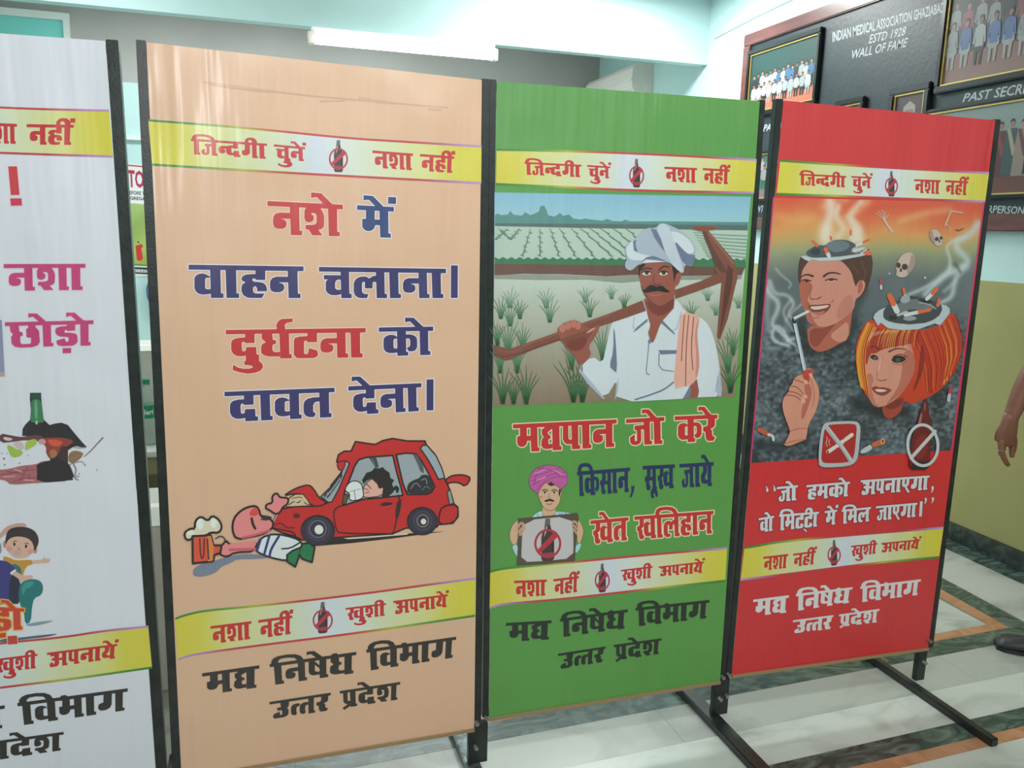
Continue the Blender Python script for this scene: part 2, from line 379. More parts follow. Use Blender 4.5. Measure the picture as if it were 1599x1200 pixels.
_txt = {}
def latin(ink, text, tl, tr, br, bl, col, shear=0.0, bold=0.0):
    cu = bpy.data.curves.new('t', 'FONT'); cu.body = text; cu.size = 1; cu.resolution_u = 2; cu.shear = shear; cu.offset = bold; cu.fill_mode = 'FRONT'
    o = bpy.data.objects.new('t', cu); COL.objects.link(o)
    dg = bpy.context.evaluated_depsgraph_get(); me = bpy.data.meshes.new_from_object(o.evaluated_get(dg))
    vs = [v.co.copy() for v in me.vertices]; fs = [tuple(p.vertices) for p in me.polygons]
    bpy.data.objects.remove(o); bpy.data.curves.remove(cu); bpy.data.meshes.remove(me)
    x0 = min(v.x for v in vs); x1 = max(v.x for v in vs); y0 = min(v.y for v in vs); y1 = max(v.y for v in vs)
    pts = []
    for c in vs:
        u = (c.x - x0) / (x1 - x0); v = 1 - (c.y - y0) / (y1 - y0)
        pts.append(tuple((tl[i] * (1 - u) + tr[i] * u) * (1 - v) + (bl[i] * (1 - u) + br[i] * u) * v for i in (0, 1)))
    ink.k += 1; ink.put(pts, fs, col)

RED = (205, 42, 48); NAVY = (44, 38, 96); BLACK = (44, 35, 33)
def bottle_logo(k, cx, cy, h, w=None, sl=0.0):
    """brown bottle in a red ring with a bar; h = bottle height in px"""
    k.at(cx, cy, 100.0 / h); w = w or 1.0
    def q(s): return [(x * w, y + sl * x) for x, y in P(s)]
    k.poly(q('-6,-54 6,-54 6,-40 8,-30 13,-20 16,-10 16,44 11,50 -11,50 -16,44 -16,-10 -13,-20 -8,-30'), (70, 44, 42))
    k.poly(q('-6,-54 6,-54 6,-38 -6,-38'), (104, 100, 96)); k.poly(q('-4,-36 -1,-36 -4,-20 -10,-8'), (196, 186, 184)); k.poly(q('10,-10 15,-6 15,40 9,44'), (44, 32, 30))
    k.oval(0, 7, 31 * w, 33, (192, 40, 66), ring=5.5)
    k.poly(q('-27,22 -20,30 27,-10 20,-22 13,-17'), (192, 44, 68)); k.poly(q('-15,30 15,29 14,38 -13,39'), (170, 56, 66))
    k.at(0, 0, 1)

def band(k, up, lo, rev=False):
    """cream and yellow ribbon with coloured edge lines; up / lo = px polylines"""
    def samp(pl, n):
        xs = [p[0] for p in pl]; ys = [p[1] for p in pl]; X = np.linspace(xs[0], xs[-1], n); return list(zip(X.tolist(), np.interp(X, xs, ys).tolist()))
    n = 41; U = samp(smooth_open(up, 3), n); L = samp(smooth_open(lo, 3), n)
    def ramp(t, st):
        for (a, ca), (b, cb) in zip(st, st[1:]):
            if t <= b:
                f = (t - a) / (b - a); return tuple(ca[i] * (1 - f) + cb[i] * f for i in range(3))
        return st[-1][1]
    body = [(0, (222, 206, 66)), (.07, (222, 206, 72)), (.17, (222, 216, 140)), (.42, (216, 220, 196)), (.5, (216, 218, 232)), (.6, (220, 224, 214)), (.84, (222, 216, 140)), (.93, (222, 206, 72)), (1, (222, 206, 66))]
    e1 = [(0, (52, 130, 50)), (.14, (90, 150, 60)), (.28, (190, 180, 50)), (.42, (205, 60, 60)), (.8, (200, 60, 70)), (.93, (190, 130, 190)), (1, (190, 150, 200))]
    e2 = [(1 - a, c) for a, c in e1][::-1]
    k.k += 1; pts = U + L; cols = [ramp(i / (n - 1), body) for i in range(n)] * 2
    k.put(pts, [q for i in range(n - 1) for q in ((i, i + 1, n + i + 1), (i, n + i + 1, n + i))], cols)
    for pl, ed, dy in ((U, e1, 1.7), (L, (e2 if rev else e1), 1.7)):
        k.k += 1; pts = [(x, y - dy) for x, y in pl] + [(x, y + dy) for x, y in pl]; cols = [ramp(i / (n - 1), ed) for i in range(n)] * 2
        k.put(pts, [q for i in range(n - 1) for q in ((i, i + 1, n + i + 1), (i, n + i + 1, n + i))], cols)

# ================================================================== ROOM
XW = 3.652; YB = 8.49; YN = -2.5; XL = -3.2; ZC = 3.5
def struct(name, me, mat, parent=None): return link(name, me, mat, parent, kind='structure')
struct('wall_back', mesh_of(box(XL, XW + .1, YB, YB + .1, 0, ZC)), noise_mat('back_wall_paint', (178, 176, 174), (168, 166, 164), 1.2, 0.7))
struct('trim_1', mesh_of(box(XL, XW, YB - .012, YB, 0, 2.83)), MT['aqua'])          # proud plaster panel below the grey band
struct('trim_2', mesh_of(box(XL, XW, YB - .05, YB - .012, 2.33, 2.37)), MT['white'])  # cable duct
struct('wall_left', mesh_of(box(XL - .1, XL, YN, YB, 0, ZC)), MT['aqua'])
struct('wall_front', mesh_of(box(XL, XW + .1, YN - .1, YN, 0, ZC)), MT['aqua'])
struct('ceiling', mesh_of(box(XL - .1, XW + .1, YN - .1, YB + .1, ZC, ZC + .1)), MT['white'])
# right wall: aqua above, olive paint below
mr = new_mat('two_tone_wall_paint', (196, 226, 226), 0.55); nt = mr.node_tree
g = nt.nodes.new('ShaderNodeNewGeometry'); sx = nt.nodes.new('ShaderNodeSeparateXYZ'); gt = nt.nodes.new('ShaderNodeMath'); gt.operation = 'GREATER_THAN'; gt.inputs[1].default_value = 1.411
nz = nt.nodes.new('ShaderNodeTexNoise'); nz.inputs['Scale'].default_value = 3; r1 = nt.nodes.new('ShaderNodeValToRGB')
r1.color_ramp.elements[0].color = lin((158, 152, 96)); r1.color_ramp.elements[1].color = lin((170, 165, 110))
mx = nt.nodes.new('ShaderNodeMix'); mx.data_type = 'RGBA'; mx.inputs[7].default_value = lin((196, 226, 226))
nt.links.new(g.outputs['Position'], sx.inputs[0]); nt.links.new(sx.outputs['Z'], gt.inputs[0]); nt.links.new(g.outputs['Position'], nz.inputs['Vector'])
nt.links.new(nz.outputs[0], r1.inputs[0]); nt.links.new(gt.outputs[0], mx.inputs[0]); nt.links.new(r1.outputs[0], mx.inputs[6])
nt.links.new(mx.outputs[2], nt.nodes['Principled BSDF'].inputs['Base Color'])
struct('wall_right', mesh_of(box(XW, XW + .1, YN, YB, 0, ZC)), mr)
bb = struct('baseboard_right', mesh_of(box(XW - .006, XW, YN, YB, 0, .095)), MT['skirt'])
y = 0.4
while y < 8.4:
    link('skirting_slab', mesh_of(box(XW - .02, XW - .006, y, min(y + .6, 8.45) - .003, 0.001, .093 + random.uniform(-.001, .001), .001)), MT['skirt'], bb); y += .6
struct('trim_3', mesh_of(box(XL, XW, 6.282, 6.38, 2.975, ZC)), MT['beam'])           # ceiling beam
# window high on the back wall
wn = struct('window_1', mesh_of(box(-2.5, -1.42, YB - .03, YB - .006, 2.3, 3.3)), MT['teal'])
fb = box(-1.42, -1.37, YB - .06, YB - .004, 2.25, 3.36); box(-2.55, -2.5, YB - .06, YB - .004, 2.25, 3.36, bm=fb); box(-2.5, -1.42, YB - .06, YB - .004, 3.3, 3.36, bm=fb); box(-2.5, -1.42, YB - .06, YB - .004, 2.25, 2.3, bm=fb)
link('window_frame', mesh_of(fb), MT['white'], wn)

# floor: a grout bed with marble slabs laid in strips
fl = struct('floor', mesh_of(box(XL, XW + .1, YN, YB, -.05, -.001)), new_mat('grout', (120, 124, 116), 0.7))
SL = .03
def slab(name, x0, x1, y0, y1, mat, sl=SL, xs=None):
    """slab with its front and back edges on the slightly skew strip lines y = y0 + sl*x"""
    z = random.uniform(-.0002, .0004); gp = .0005
    xa = xs or (x0, x1, x1, x0)
    c = [(xa[0] + gp, y0 + sl * xa[0] + gp), (xa[1] - gp, y0 + sl * xa[1] + gp), (xa[2] - gp, y1 + sl * xa[2] - gp), (xa[3] + gp, y1 + sl * xa[3] - gp)]
    v = [(a, b, -.003) for a, b in c] + [(a, b, z) for a, b in c]
    me = bpy.data.meshes.new(name); me.from_pydata(v, [], [(3, 2, 1, 0), (4, 5, 6, 7), (0, 1, 5, 4), (1, 2, 6, 5), (2, 3, 7, 6), (3, 0, 4, 7)])
    return link(name, me, mat, fl)
def row(name, x0, x1, y0, y1, mat, L, off=0):
    x = x0 - off
    while x < x1:
        a, b = max(x, x0), min(x + L, x1)
        if b - a > .01: slab(name, a, b, y0, y1, mat)
        x += L
XG = 3.045   # where the border turns and runs to the back
row('green_marble_strip', XL, XG + .115, 2.258, 2.355, MT['green'], .9, .3)
row('salmon_marble_strip', XL, XG - .0, 2.355, 2.405, MT['salmon'], .9, .1)
row('marble_slab', XL, XW - .15, 2.065, 2.258, MT['marble2'], 1.25, .5)
row('marble_slab', XL, XW - .15, 1.885, 2.065, MT['marble'], 1.25, .9)
row('green_marble_strip', XL, XW - .15, 1.80, 1.885, MT['green'], .9, .55)
row('salmon_marble_strip', XL, XW - .15, 1.75, 1.80, MT['salmon'], .9, .2)
for yy in (1.15, .55, -.05):
    row('marble_slab', XL, XW - .15, yy, yy + .6, MT['marble'], .6, .25)
def vrow(name, x0, x1, y0, y1, mat, L, tx):
    yy = y0
    while yy < y1:
        e = min(yy + L, y1)
        slab(name, x0, x1, yy, e, mat, 0.0, xs=(x0 + tx * (yy - 2.45), x1 + tx * (yy - 2.45), x1 + tx * (e - 2.45), x0 + tx * (e - 2.45)))
        yy += L
YF = 2.405 + .03 * XG
vrow('green_marble_strip', XG, XG + .105, YF - .045, 8.4, MT['green'], .9, .055)
vrow('salmon_marble_strip', XG - .068, XG, YF, 8.4, MT['salmon'], .9, .055)
vrow('green_marble_strip', 3.505, XW - .003, -.05, 8.4, MT['green'], .9, 0.0)
# right aisle and the inner field
yy = 2.44
while yy < 8.4:
    e = min(yy + .6, 8.4); t = .055
    slab('marble_slab', 0, 0, yy if yy > 2.45 else 2.355, e, MT['marble'], 0.0 if yy > 2.45 else 0.0, xs=(XG + .108 + t * (yy - 2.45), 3.504, 3.504, XG + .108 + t * (e - 2.45)))
    yy += .6
yy = 2.405
rown = 0
while yy < 8.3:
    x = XG - .07
    while x > XL:
        a = max(x - .6, XL); sh_ = .055 * (yy - 2.45) if x > 2.9 else 0
        slab('marble_slab', a, x + sh_, yy, min(yy + .6, 8.3), MT['marble'] if (rown + int(x * 2)) % 3 else MT['marble2'])
        x -= .6
    yy += .6; rown += 1

# ================================================================== BANNERS
H = 1.83; ZF = .16
class Plane:
    def __init__(s, x, y, th):
        s.p = np.array([x, y, 0.0]); s.d = np.array([math.cos(th), math.sin(th), 0]); s.n = np.array([math.sin(th), -math.cos(th), 0])
    def hit(s, x, y, off=0.0):
        d = ray(x, y); q = s.p + s.n * off; t = (q - CAM) @ s.n / (d @ s.n); return CAM + t * d
    def to3d(s, x, y, k): return s.hit(x, y, .0005 + k * .000008)
def mk_banner(pl, corners, label, color, post_w, foot=None, up_px=None, galv=False, fw=.03):
    """corners TL,TR,BR,BL in px -> stand with posts, rails, printed sheet and foot"""
    TL, TR, BR, BL = [Vector(pl.hit(*c)) for c in corners]
    root = thing('banner_stand', label, 'banner', ((BL.x + BR.x) / 2, (BL.y + BR.y) / 2, 0), 'anti-drinking banners on black frames')
    n = Vector(pl.n); d = Vector(pl.d)
    bm = bmesh.new(); t = .0011
    f = [bm.verts.new(p) for p in (TL, TR, BR, BL)]; b = [bm.verts.new(p - n * t) for p in (TL, TR, BR, BL)]
    bm.faces.new(f); bm.faces.new(b[::-1])
    for i in range(4): bm.faces.new((f[i], b[i], b[(i + 1) % 4], f[(i + 1) % 4]))
    me = mesh_of(bm); at = me.color_attributes.new('Col', 'FLOAT_COLOR', 'POINT')
    for i in range(len(me.vertices)): at.data[i].color = lin(color)
    sheet = link('printed_sheet', me, MT['flex'], root)
    w = .022; bk = n * (-.0145)
    def post(top, bot, side):
        # wraps just outside the sheet edge
        o = d * side * (post_w / 2 + .0005)
        a = top + o + bk * .8; c = bot + o + bk * .8; dirv = (top - bot).normalized()
        c2 = c - dirv * (c.z - .159)
        link('post', mesh_of(bar(c2, a + Vector((0, 0, .004)), .024, post_w, up=tuple(d), bev=.0015)), MT['black'], root)
        return c2
    lp = post(TL, BL, -1); rp = post(TR, BR, 1)
    link('rail', mesh_of(bar(TL + bk * .9 + Vector((0, 0, -.014)), TR + bk * .9 + Vector((0, 0, -.014)), .02, .02)), MT['black'], root)
    link('rail', mesh_of(bar(BL + bk * .9 + Vector((0, 0, .014)), BR + bk * .9 + Vector((0, 0, .014)), .02, .02)), MT['black'], root)
    pk = link('sheet_pocket', mesh_of(bar(BL + n * .002 - Vector((0, 0, .004)), BR + n * .002 - Vector((0, 0, .004)), .006, .010)), new_mat('beige_hem', (158, 128, 96), .6), root)
    if foot:
        fx, fy = foot
        ft = link('foot_bar', mesh_of(bar((fx, fy - .33, .0135), (fx, fy + .33, .0135), fw, .027, bev=.003)), MT['galv'] if galv else MT['black'], root)
        ux = sorted((pl.hit(q[0], q[1])[0] for q in up_px)); yb = float(rp.y) - .002
        link('upright', mesh_of(box(ux[0], ux[1], yb, yb + .02, .0275, .158, .0015)), MT['black'], root)
    return root, sheet

B1 = Plane(-.265, 2.095, -.05); B2 = Plane(-.1959, 2.1151, .0263); B3 = Plane(.6493, 2.169, -.0084); B4 = Plane(1.514, 2.1718, -.0179)
def px_of(P3):
    q = M @ (np.array(P3) - CAM); return (800 + F * q[0] / q[2], 600 - F * q[1] / q[2])
b1l = -.265 - .79
tl1 = px_of((b1l, 2.095 + .79 * .05, 1.985)); bl1 = px_of((b1l, 2.095 + .79 * .05, .16))
c1 = [tl1, (165, 64), (245.5, 1233), bl1]
c2 = [(229, 66), (753, 125), (741, 1138), (284, 1215)]
c3 = [(776, 127), (1187, 158), (1125, 1064), (764, 1122)]
c4 = [(1224, 157), (1555, 188), (1450, 1012), (1143, 1055)]
WHITE_ = (228, 224, 233); PEACH = (230, 182, 150); GREEN = (92, 154, 70); REDB = (214, 42, 48)
s1, sh1 = mk_banner(B1, c1, 'white banner with a cartoon boy and a broken wine bottle, leftmost of the four', WHITE_, .025, foot=(-.245, 2.115), up_px=[(250, 1240), (266, 1240)])
s2, sh2 = mk_banner(B2, c2, 'peach banner with a crashed red cartoon car on a black metal stand', PEACH, .021, foot=(.607, 2.15), up_px=[(734, 1150), (763.5, 1150)], galv=True, fw=.045)
s3, sh3 = mk_banner(B3, c3, 'green banner with a turbaned farmer carrying a hoe on a black metal stand', GREEN, .019, foot=(1.445, 2.16), up_px=[(1117.5, 1090), (1141, 1090)], fw=.05)
s4, sh4 = mk_banner(B4, c4, 'red banner with two smoking ashtray heads, rightmost of the black metal stands', REDB, .022, foot=(2.262, 2.14), up_px=[(1436, 1040), (1450, 1040)])
def bolts(root, pl, pts):
    for p in pts:
        c = Vector(pl.hit(*p, .009)); n = Vector(pl.n)
        link('bolt', mesh_of(cyl(c - n * .010, c + n * .005, .0062, 12)), MT['steel'], root)
bolts(s2, B2, [(745.5, 1131), (744, 1169)]); bolts(s3, B3, [(760, 1123), (758.5, 1160), (1130, 1059), (1126, 1093)])
bolts(s4, B4, [(1139, 1055), (1135.5, 1088), (1453, 1002), (1445.5, 1036)])

def inks(pl, first=1): return Ink(pl.to3d, first)
# ---------- ribbons, logos, repeated words
top = {2: ([(232, 188), (400, 201), (540, 216), (640, 222), (752.5, 229)], [(238, 257), (400, 267), (560, 276), (752, 286)]),
       3: ([(776, 234), (860, 235.5), (1000, 240), (1182, 250)], [(775, 287.5), (875, 292), (1000, 298), (1178, 301)]),
       4: ([(1219, 251), (1300, 257), (1400, 263), (1545, 270.5)], [(1213, 303), (1300, 306), (1400, 310), (1539, 315)]),
       1: ([(-318, 150), (0, 169), (171, 173)], [(-310, 226), (0, 239), (177, 244.5)])}
bot = {2: ([(274, 967), (290, 961), (320, 954), (400, 947.5), (560, 929), (660, 915), (743, 904)], [(278, 1031), (292, 1025), (320, 1020), (400, 1009), (560, 989), (742, 962)]),
       3: ([(766, 893.5), (782, 889), (810, 886), (878, 880), (996, 868.5), (1136, 856.5)], [(765, 950), (780, 945), (800, 942.5), (882, 936), (995, 922.5), (1133, 907.5)]),
       4: ([(1163, 856), (1185, 853), (1210, 847.5), (1300, 838.5), (1474, 824.5)], [(1157, 906), (1246, 895), (1353, 881), (1467, 870.5)]),
       1: ([(-280, 1040), (0, 1005), (100, 996), (160, 986), (232, 979)], [(-276, 1110), (0, 1074.5), (120, 1060), (238, 1043)])}
W_TOP = {2: [('i ja n2 da ga+I aa', (298.8, 216.5), (417.5, 224.5), (417.5, 248.3), (298.8, 241)), ('ca+u na+e+n', (428, 225.5), (477, 230), (477, 252), (428, 249)),
             ('na sha aa', (582, 235), (645.5, 240), (645.5, 266.2), (582, 262)), ('na ha aa+I+n', (656.5, 240.5), (710, 244.5), (708.5, 270.5), (655, 266.8))],
         3: [('i ja n2 da ga+I aa', (819.5, 253), (908.5, 257.5), (908, 277), (819.5, 273)), ('ca+u na+e+n', (917.5, 257.8), (953.5, 260), (953, 279), (917.5, 277.3)),
             ('na sha aa', (1038, 260.5), (1089, 262.5), (1088.5, 286.2), (1037.5, 283)), ('na ha aa+I+n', (1098, 262.5), (1140, 265), (1138.5, 288), (1097, 286))],
         4: [('i ja n2 da ga+I aa', (1248.8, 271.2), (1322, 275), (1321, 293), (1248, 289.2)), ('ca+u na+e+n', (1330, 275), (1362, 276.5), (1361, 294.5), (1329, 293)),
             ('na sha aa', (1428, 280), (1469.5, 281.5), (1468, 303.5), (1427, 301)), ('na ha aa+I+n', (1476.5, 281.5), (1512.5, 283.3), (1510.5, 305.3), (1475, 303.5))],
         1: [('i ja n2 da ga+I aa', (-230, 182), (-130, 187), (-130, 216), (-230, 210)), ('na sha aa', (-36, 191), (27, 193.5), (27, 225), (-36, 223)), ('na ha aa+I+n', (42, 194), (116, 195), (114, 226.5), (42, 226))]}
W_BOT = {2: [('na sha aa', (329, 978.5), (393, 970.5), (393, 998.3), (329, 1006.8)), ('na ha aa+I+n', (403.7, 969), (457, 961.5), (456, 990.5), (403.7, 998)),
             ('kha+u sha aa+I', (540.3, 950), (603.5, 942.3), (603, 961.8), (540.3, 970)), ('a_ pa na aa ya+e+n', (614.5, 939), (700, 928.5), (699.5, 948.3), (614.5, 960.5))],
         3: [('na sha aa', (803.3, 907.5), (854.5, 905.5), (853.5, 930.5), (803.3, 934)), ('na ha aa+I+n', (864.5, 905), (904.5, 900), (903, 925), (864, 930)),
             ('kha+u sha aa+I', (970, 890.5), (1019.5, 884.5), (1018, 903), (970, 908)), ('a_ pa na aa ya+e+n', (1029, 885.2), (1100, 877.3), (1098, 895), (1029, 900.8))],
         4: [('na sha aa', (1192.5, 870), (1231.5, 865.5), (1229, 887.5), (1191, 892)), ('na ha aa+I+n', (1239.2, 865.3), (1275, 860.5), (1272, 881.5), (1237.5, 886)),
             ('kha+u sha aa+I', (1329.5, 852.8), (1370.7, 848.5), (1368.5, 865), (1328, 869.8)), ('a_ pa na aa ya+e+n', (1376.8, 848.4), (1438, 842.5), (1435, 857.5), (1375, 863.8))],
         1: [('na sha aa', (-230, 1055), (-160, 1047), (-160, 1075), (-230, 1084)), ('kha+u sha aa+I', (-8, 1030), (59, 1021.5), (58, 1044), (-8, 1052)), ('a_ pa na aa ya+e+n', (74, 1020), (184, 1006), (182, 1028.5), (74, 1043.5))]}
W_DEP = {2: [('ma dya', (316, 1052), (405.5, 1039.5), (404, 1074), (317, 1086.5)), ('i na ssa+e dha', (421.5, 1037.5), (557, 1018.5), (555.5, 1051.5), (423, 1071)), ('i va bha aa ga', (572.5, 1015), (713, 994.8), (710, 1027.2), (573, 1048.5)),
             ('u_ tt2 ra', (421.3, 1096.8), (517, 1082.3), (515.5, 1109.8), (422, 1124)), ('pra da+e sha', (531, 1079.8), (625.5, 1065.5), (623.5, 1092.8), (532, 1107))],
         3: [('ma dya', (790.5, 973.5), (862, 969.3), (860, 999), (790.5, 1003)), ('i na ssa+e dha', (875, 967), (981, 952), (978, 981.8), (875, 996)), ('i va bha aa ga', (993, 950), (1108.5, 937.3), (1105.5, 965.8), (993, 979)),
             ('u_ tt2 ra', (872, 1021.5), (946.5, 1010), (944, 1033.8), (872, 1046)), ('pra da+e sha', (958.7, 1007.8), (1033.7, 997.3), (1031, 1021.5), (958.7, 1032.5))],
         4: [('ma dya', (1176.8, 937), (1232.5, 930), (1230, 957), (1175.5, 963)), ('i na ssa+e dha', (1243.5, 928), (1332, 917.3), (1328, 941.5), (1242, 955)), ('i va bha aa ga', (1344, 916.5), (1438.7, 905), (1435, 929.5), (1342.5, 941.5)),
             ('u_ tt2 ra', (1238.7, 969.3), (1302, 961), (1299.5, 982.5), (1237.5, 990)), ('pra da+e sha', (1310.7, 960.2), (1374, 951.3), (1371, 972.3), (1309, 979.8))],
         1: [('i na ssa+e dha', (-155, 1126), (8, 1102), (8, 1137), (-155, 1160)), ('i va bha aa ga', (27.5, 1098.5), (200, 1075.5), (198.5, 1109.5), (30, 1134)), ('pra da+e sha', (-20, 1160), (100, 1143.5), (98.5, 1172), (-20, 1190))]}
LOGO = {2: [(529, 245, 48, .92, .03), (504.5, 966, 47, 1.0, -.1)], 3: [(994.5, 271.5, 43, .8, .03), (941, 904, 43, .8, -.08)], 4: [(1392.5, 288, 38, .78, .03), (1303, 864.5, 38, .8, -.1)], 1: [(-80, 208, 52, 1, .03), (-80, 1052, 50, 1, -.1)]}
DEPC = {1: BLACK, 2: BLACK, 3: (26, 34, 26), 4: (228, 220, 222)}
for i, (pl, sh) in enumerate([(B1, sh1), (B2, sh2), (B3, sh3), (B4, sh4)], 1):
    for up_, lo_, rv in ((*top[i], False), (*bot[i], True)):
        k = inks(pl, 1); band(k, up_, lo_, rev=rv); k.done('printed_ribbon', sh, MT['flex'])
    for w_ in W_TOP[i] + W_BOT[i]: k = inks(pl, 9); word(k, *w_, RED); k.done('printed_word', sh, MT['flex'])
    for w_ in W_DEP[i]: k = inks(pl, 9); word(k, *w_, DEPC[i]); k.done('printed_word', sh, MT['flex'])
    for l in LOGO[i]: k = inks(pl, 12); bottle_logo(k, *l); k.done('crossed_out_bottle_emblem', sh, MT['flex'])

def words(pl, sh, lst, first=4):
    for a in lst:
        k = inks(pl, first)
        if isinstance(a[0], str): word(k, *a)
        else: flat(k, *a)
        k.done('printed_word', sh, MT['flex'])
# ---------- banner 2: slogan
OW = (236, 226, 236); OP = (248, 206, 186); NV = (58, 46, 104)
words(B2, sh2, [
 ('na sha+e', (418, 314), (536, 319.8), (535.5, 369.3), (418.5, 366.3), RED, OP, 3),
 ('ma+e+n', (558, 320.5), (615.5, 323.5), (615, 371.8), (558, 369.5), (44, 62, 118), OW, 3),
 ('va aa ha na', (295, 413.5), (474.5, 416.3), (474.5, 465.8), (295, 465.4), NV, OW, 3),
 ('ca la aa na aa', (498.5, 417), (697, 420), (697, 465.8), (498.5, 465.8), NV, OW, 3),
 ([[(704.7, 414.5), (715.5, 414.8), (715.2, 465.6), (704.5, 465.6)]], NV, OW, 3),
 ('da+u gha+r tta na aa', (353, 515.5), (571.5, 512.5), (571, 558.5), (353.5, 561), RED, OP, 3),
 ('ka aa+e', (592, 511.6), (677, 510.3), (676.5, 554.5), (592, 556.8), NV, OW, 3),
 ('da aa va ta', (351, 612.2), (523, 605.8), (522.5, 651.6), (351.5, 659.8), NV, OW, 3),
 ('da+e na aa', (544.4, 603.6), (658.6, 598.6), (658.3, 642.2), (544.6, 648.5), NV, OW, 3),
 ([[(666.5, 593), (677.5, 592.5), (677.3, 641), (666.5, 641.5)]], NV, OW, 3)])
# smudges near the top edge
k = inks(B2, 2)
for q, w0, w1 in (('318,128 400,139 470,148 560,156 640,163 700,168', 3, 1.5), ('330,131 380,139 430,144', 4.5, 2), ('560,153 590,158 620,161', 6, 3), ('500,158 540,157', 3, 2), ('670,170 690,172', 3, 2)):
    k.taper(q, w0, w1, (214, 168, 138))
k.done('dirt_smudges', sh2, MT['flex'])
# ---------- banner 2: crashed car
k = inks(B2, 14); k.at(280, 660, 3.331)
DK = (38, 22, 24); CR = (206, 36, 36); PK = (238, 138, 138)
k.poly('70,790 75,760 120,735 200,715 290,688 400,684 480,705 400,712 300,712 265,735 225,748 190,785 130,803 85,803', (128, 132, 152), 2)
k.poly('640,650 900,628 1110,604 1382,567 1200,578 900,590 700,600', DK)
k.poly('855,602 1000,590 1190,575 1190,584 1000,600 880,608', (230, 200, 176))
# car
k.poly('1385,302 1410,280 1450,272 1490,275 1520,290 1490,335 1455,312 1410,312 1398,322', CR, 1, DK, 2.4)
k.poly('478,548 500,492 525,452 600,438 700,436 770,420 790,330 880,215 820,205 830,168 860,150 895,150 918,100 970,108 1020,115 1060,95 1110,84 1190,97 1280,97 1285,115 1330,165 1365,235 1384,300 1400,330 1415,370 1430,425 1450,440 1452,490 1425,525 1350,532 1340,545 1180,550 1110,580 840,598 640,612 600,592 540,576', CR, 0, DK, 2.6)
k.poly('545,382 580,358 620,338 675,323 700,345 730,395 770,415 740,436 690,436 665,400 640,374 590,372', CR, 1, DK, 2.4)
k.poly('578,390 605,374 645,374 668,402 688,434 560,440 555,420', (228, 190, 150), 0, DK, 1.6)
k.stroke('570,430 600,410 620,420 640,400 660,425 680,428', 5, DK); k.stroke('590,395 620,388 640,392', 4, DK); k.stroke('600,420 625,400 650,412', 7, (206, 200, 190))
k.poly('738,386 775,416 795,414 832,345 887,213 866,200 842,275 800,325', (158, 168, 176), 0, DK, 2)
k.poly('820,210 850,200 868,205 855,250 830,250', CR, 1, DK, 1.5); k.poly('745,380 800,325 845,262 852,285 800,360 770,400', (58, 56, 62), 1)
k.stroke('760,392 800,345 838,290', 7, (150, 156, 164)); k.stroke('770,370 790,362', 5, (170, 176, 184))
k.poly('852,415 862,360 890,290 915,225 935,195 975,182 1112,172 1130,250 1152,330 1165,380 1050,392 960,400 855,432', (162, 168, 174), 0, DK, 2.6)
k.poly('990,185 1025,180 1040,235 1020,235', (70, 68, 72)); k.stroke('1005,190 1018,228', 4, (130, 134, 140))
k.poly('1130,168 1180,160 1232,163 1262,200 1300,270 1330,335 1315,362 1290,374 1188,375 1165,320', (162, 168, 174), 0, DK, 2.6)
k.poly('1215,165 1235,166 1270,220 1275,265 1255,255 1238,210', (90, 90, 96)); k.poly('1185,350 1190,320 1220,300 1250,290 1262,272 1300,272 1328,335 1312,362 1290,372 1190,373', (50, 42, 48), 1)
k.stroke('1205,345 1230,310 1255,335', 4, (150, 150, 156)); k.stroke('1260,300 1285,290 1290,320', 4, (150, 150, 156)); k.stroke('1265,350 1285,330 1305,345', 4, (120, 120, 126))
k.poly('1255,135 1270,118 1290,120 1338,175 1368,240 1382,290 1350,296 1322,240 1290,185', (160, 172, 180), 0, DK, 2)
k.poly('1110,350 1125,325 1148,340 1140,370 1128,365 1128,345 1100,380 1085,372', (40, 32, 36), 1)
k.poly('960,335 985,305 1010,290 1048,330 1068,345 1060,382 965,394 952,372', (236, 176, 158), 1, DK, 1.4)
k.poly('952,300 975,262 1000,255 1020,235 1040,240 1060,232 1070,245 1095,262 1100,290 1120,300 1108,320 1118,345 1100,360 1095,388 1055,388 1062,340 1040,345 1030,320 1000,292 975,305 960,322', (40, 30, 30))
k.poly('864,345 880,318 905,303 935,308 952,325 955,345 962,380 945,402 885,410 888,368 868,360', (232, 232, 232), 1, DK, 1.6)
k.stroke('912,352 918,404', 3, DK); k.stroke('890,360 945,345', 3, (150, 150, 150)); k.poly('850,425 855,380 872,372 884,378 868,425', (90, 84, 50), 0, DK, 1.2)
k.stroke('962,345 985,350', 3, DK); k.stroke('975,320 1000,345', 4, DK); k.stroke('970,368 990,362', 3, DK)
k.stroke('1140,378 1152,420 1135,470 1128,530 1112,582', 6, DK); k.stroke('858,432 822,440 802,470 818,560 835,578 1110,580', 6, DK)
k.poly('1135,410 1160,395 1150,470 1130,520 1125,470', (60, 30, 34), 1)
k.oval(1080, 425, 32, 9, (60, 24, 26), -.1); k.stroke('1070,440 1100,434', 3, (235, 90, 80))
k.poly('1352,482 1370,436 1448,426 1454,482 1428,524 1352,532', CR, 1, DK, 2.4); k.poly('1395,362 1412,352 1428,420 1408,428', (150, 160, 150), 0, DK, 1.4)
k.oval(722, 562, 90, 80, DK); k.oval(720, 566, 82, 74, (52, 42, 66)); k.oval(722, 555, 44, 44, (120, 116, 126), ring=5); k.oval(724, 555, 58, 58, (84, 78, 92), ring=4); k.oval(728, 558, 23, 24, (236, 228, 220))
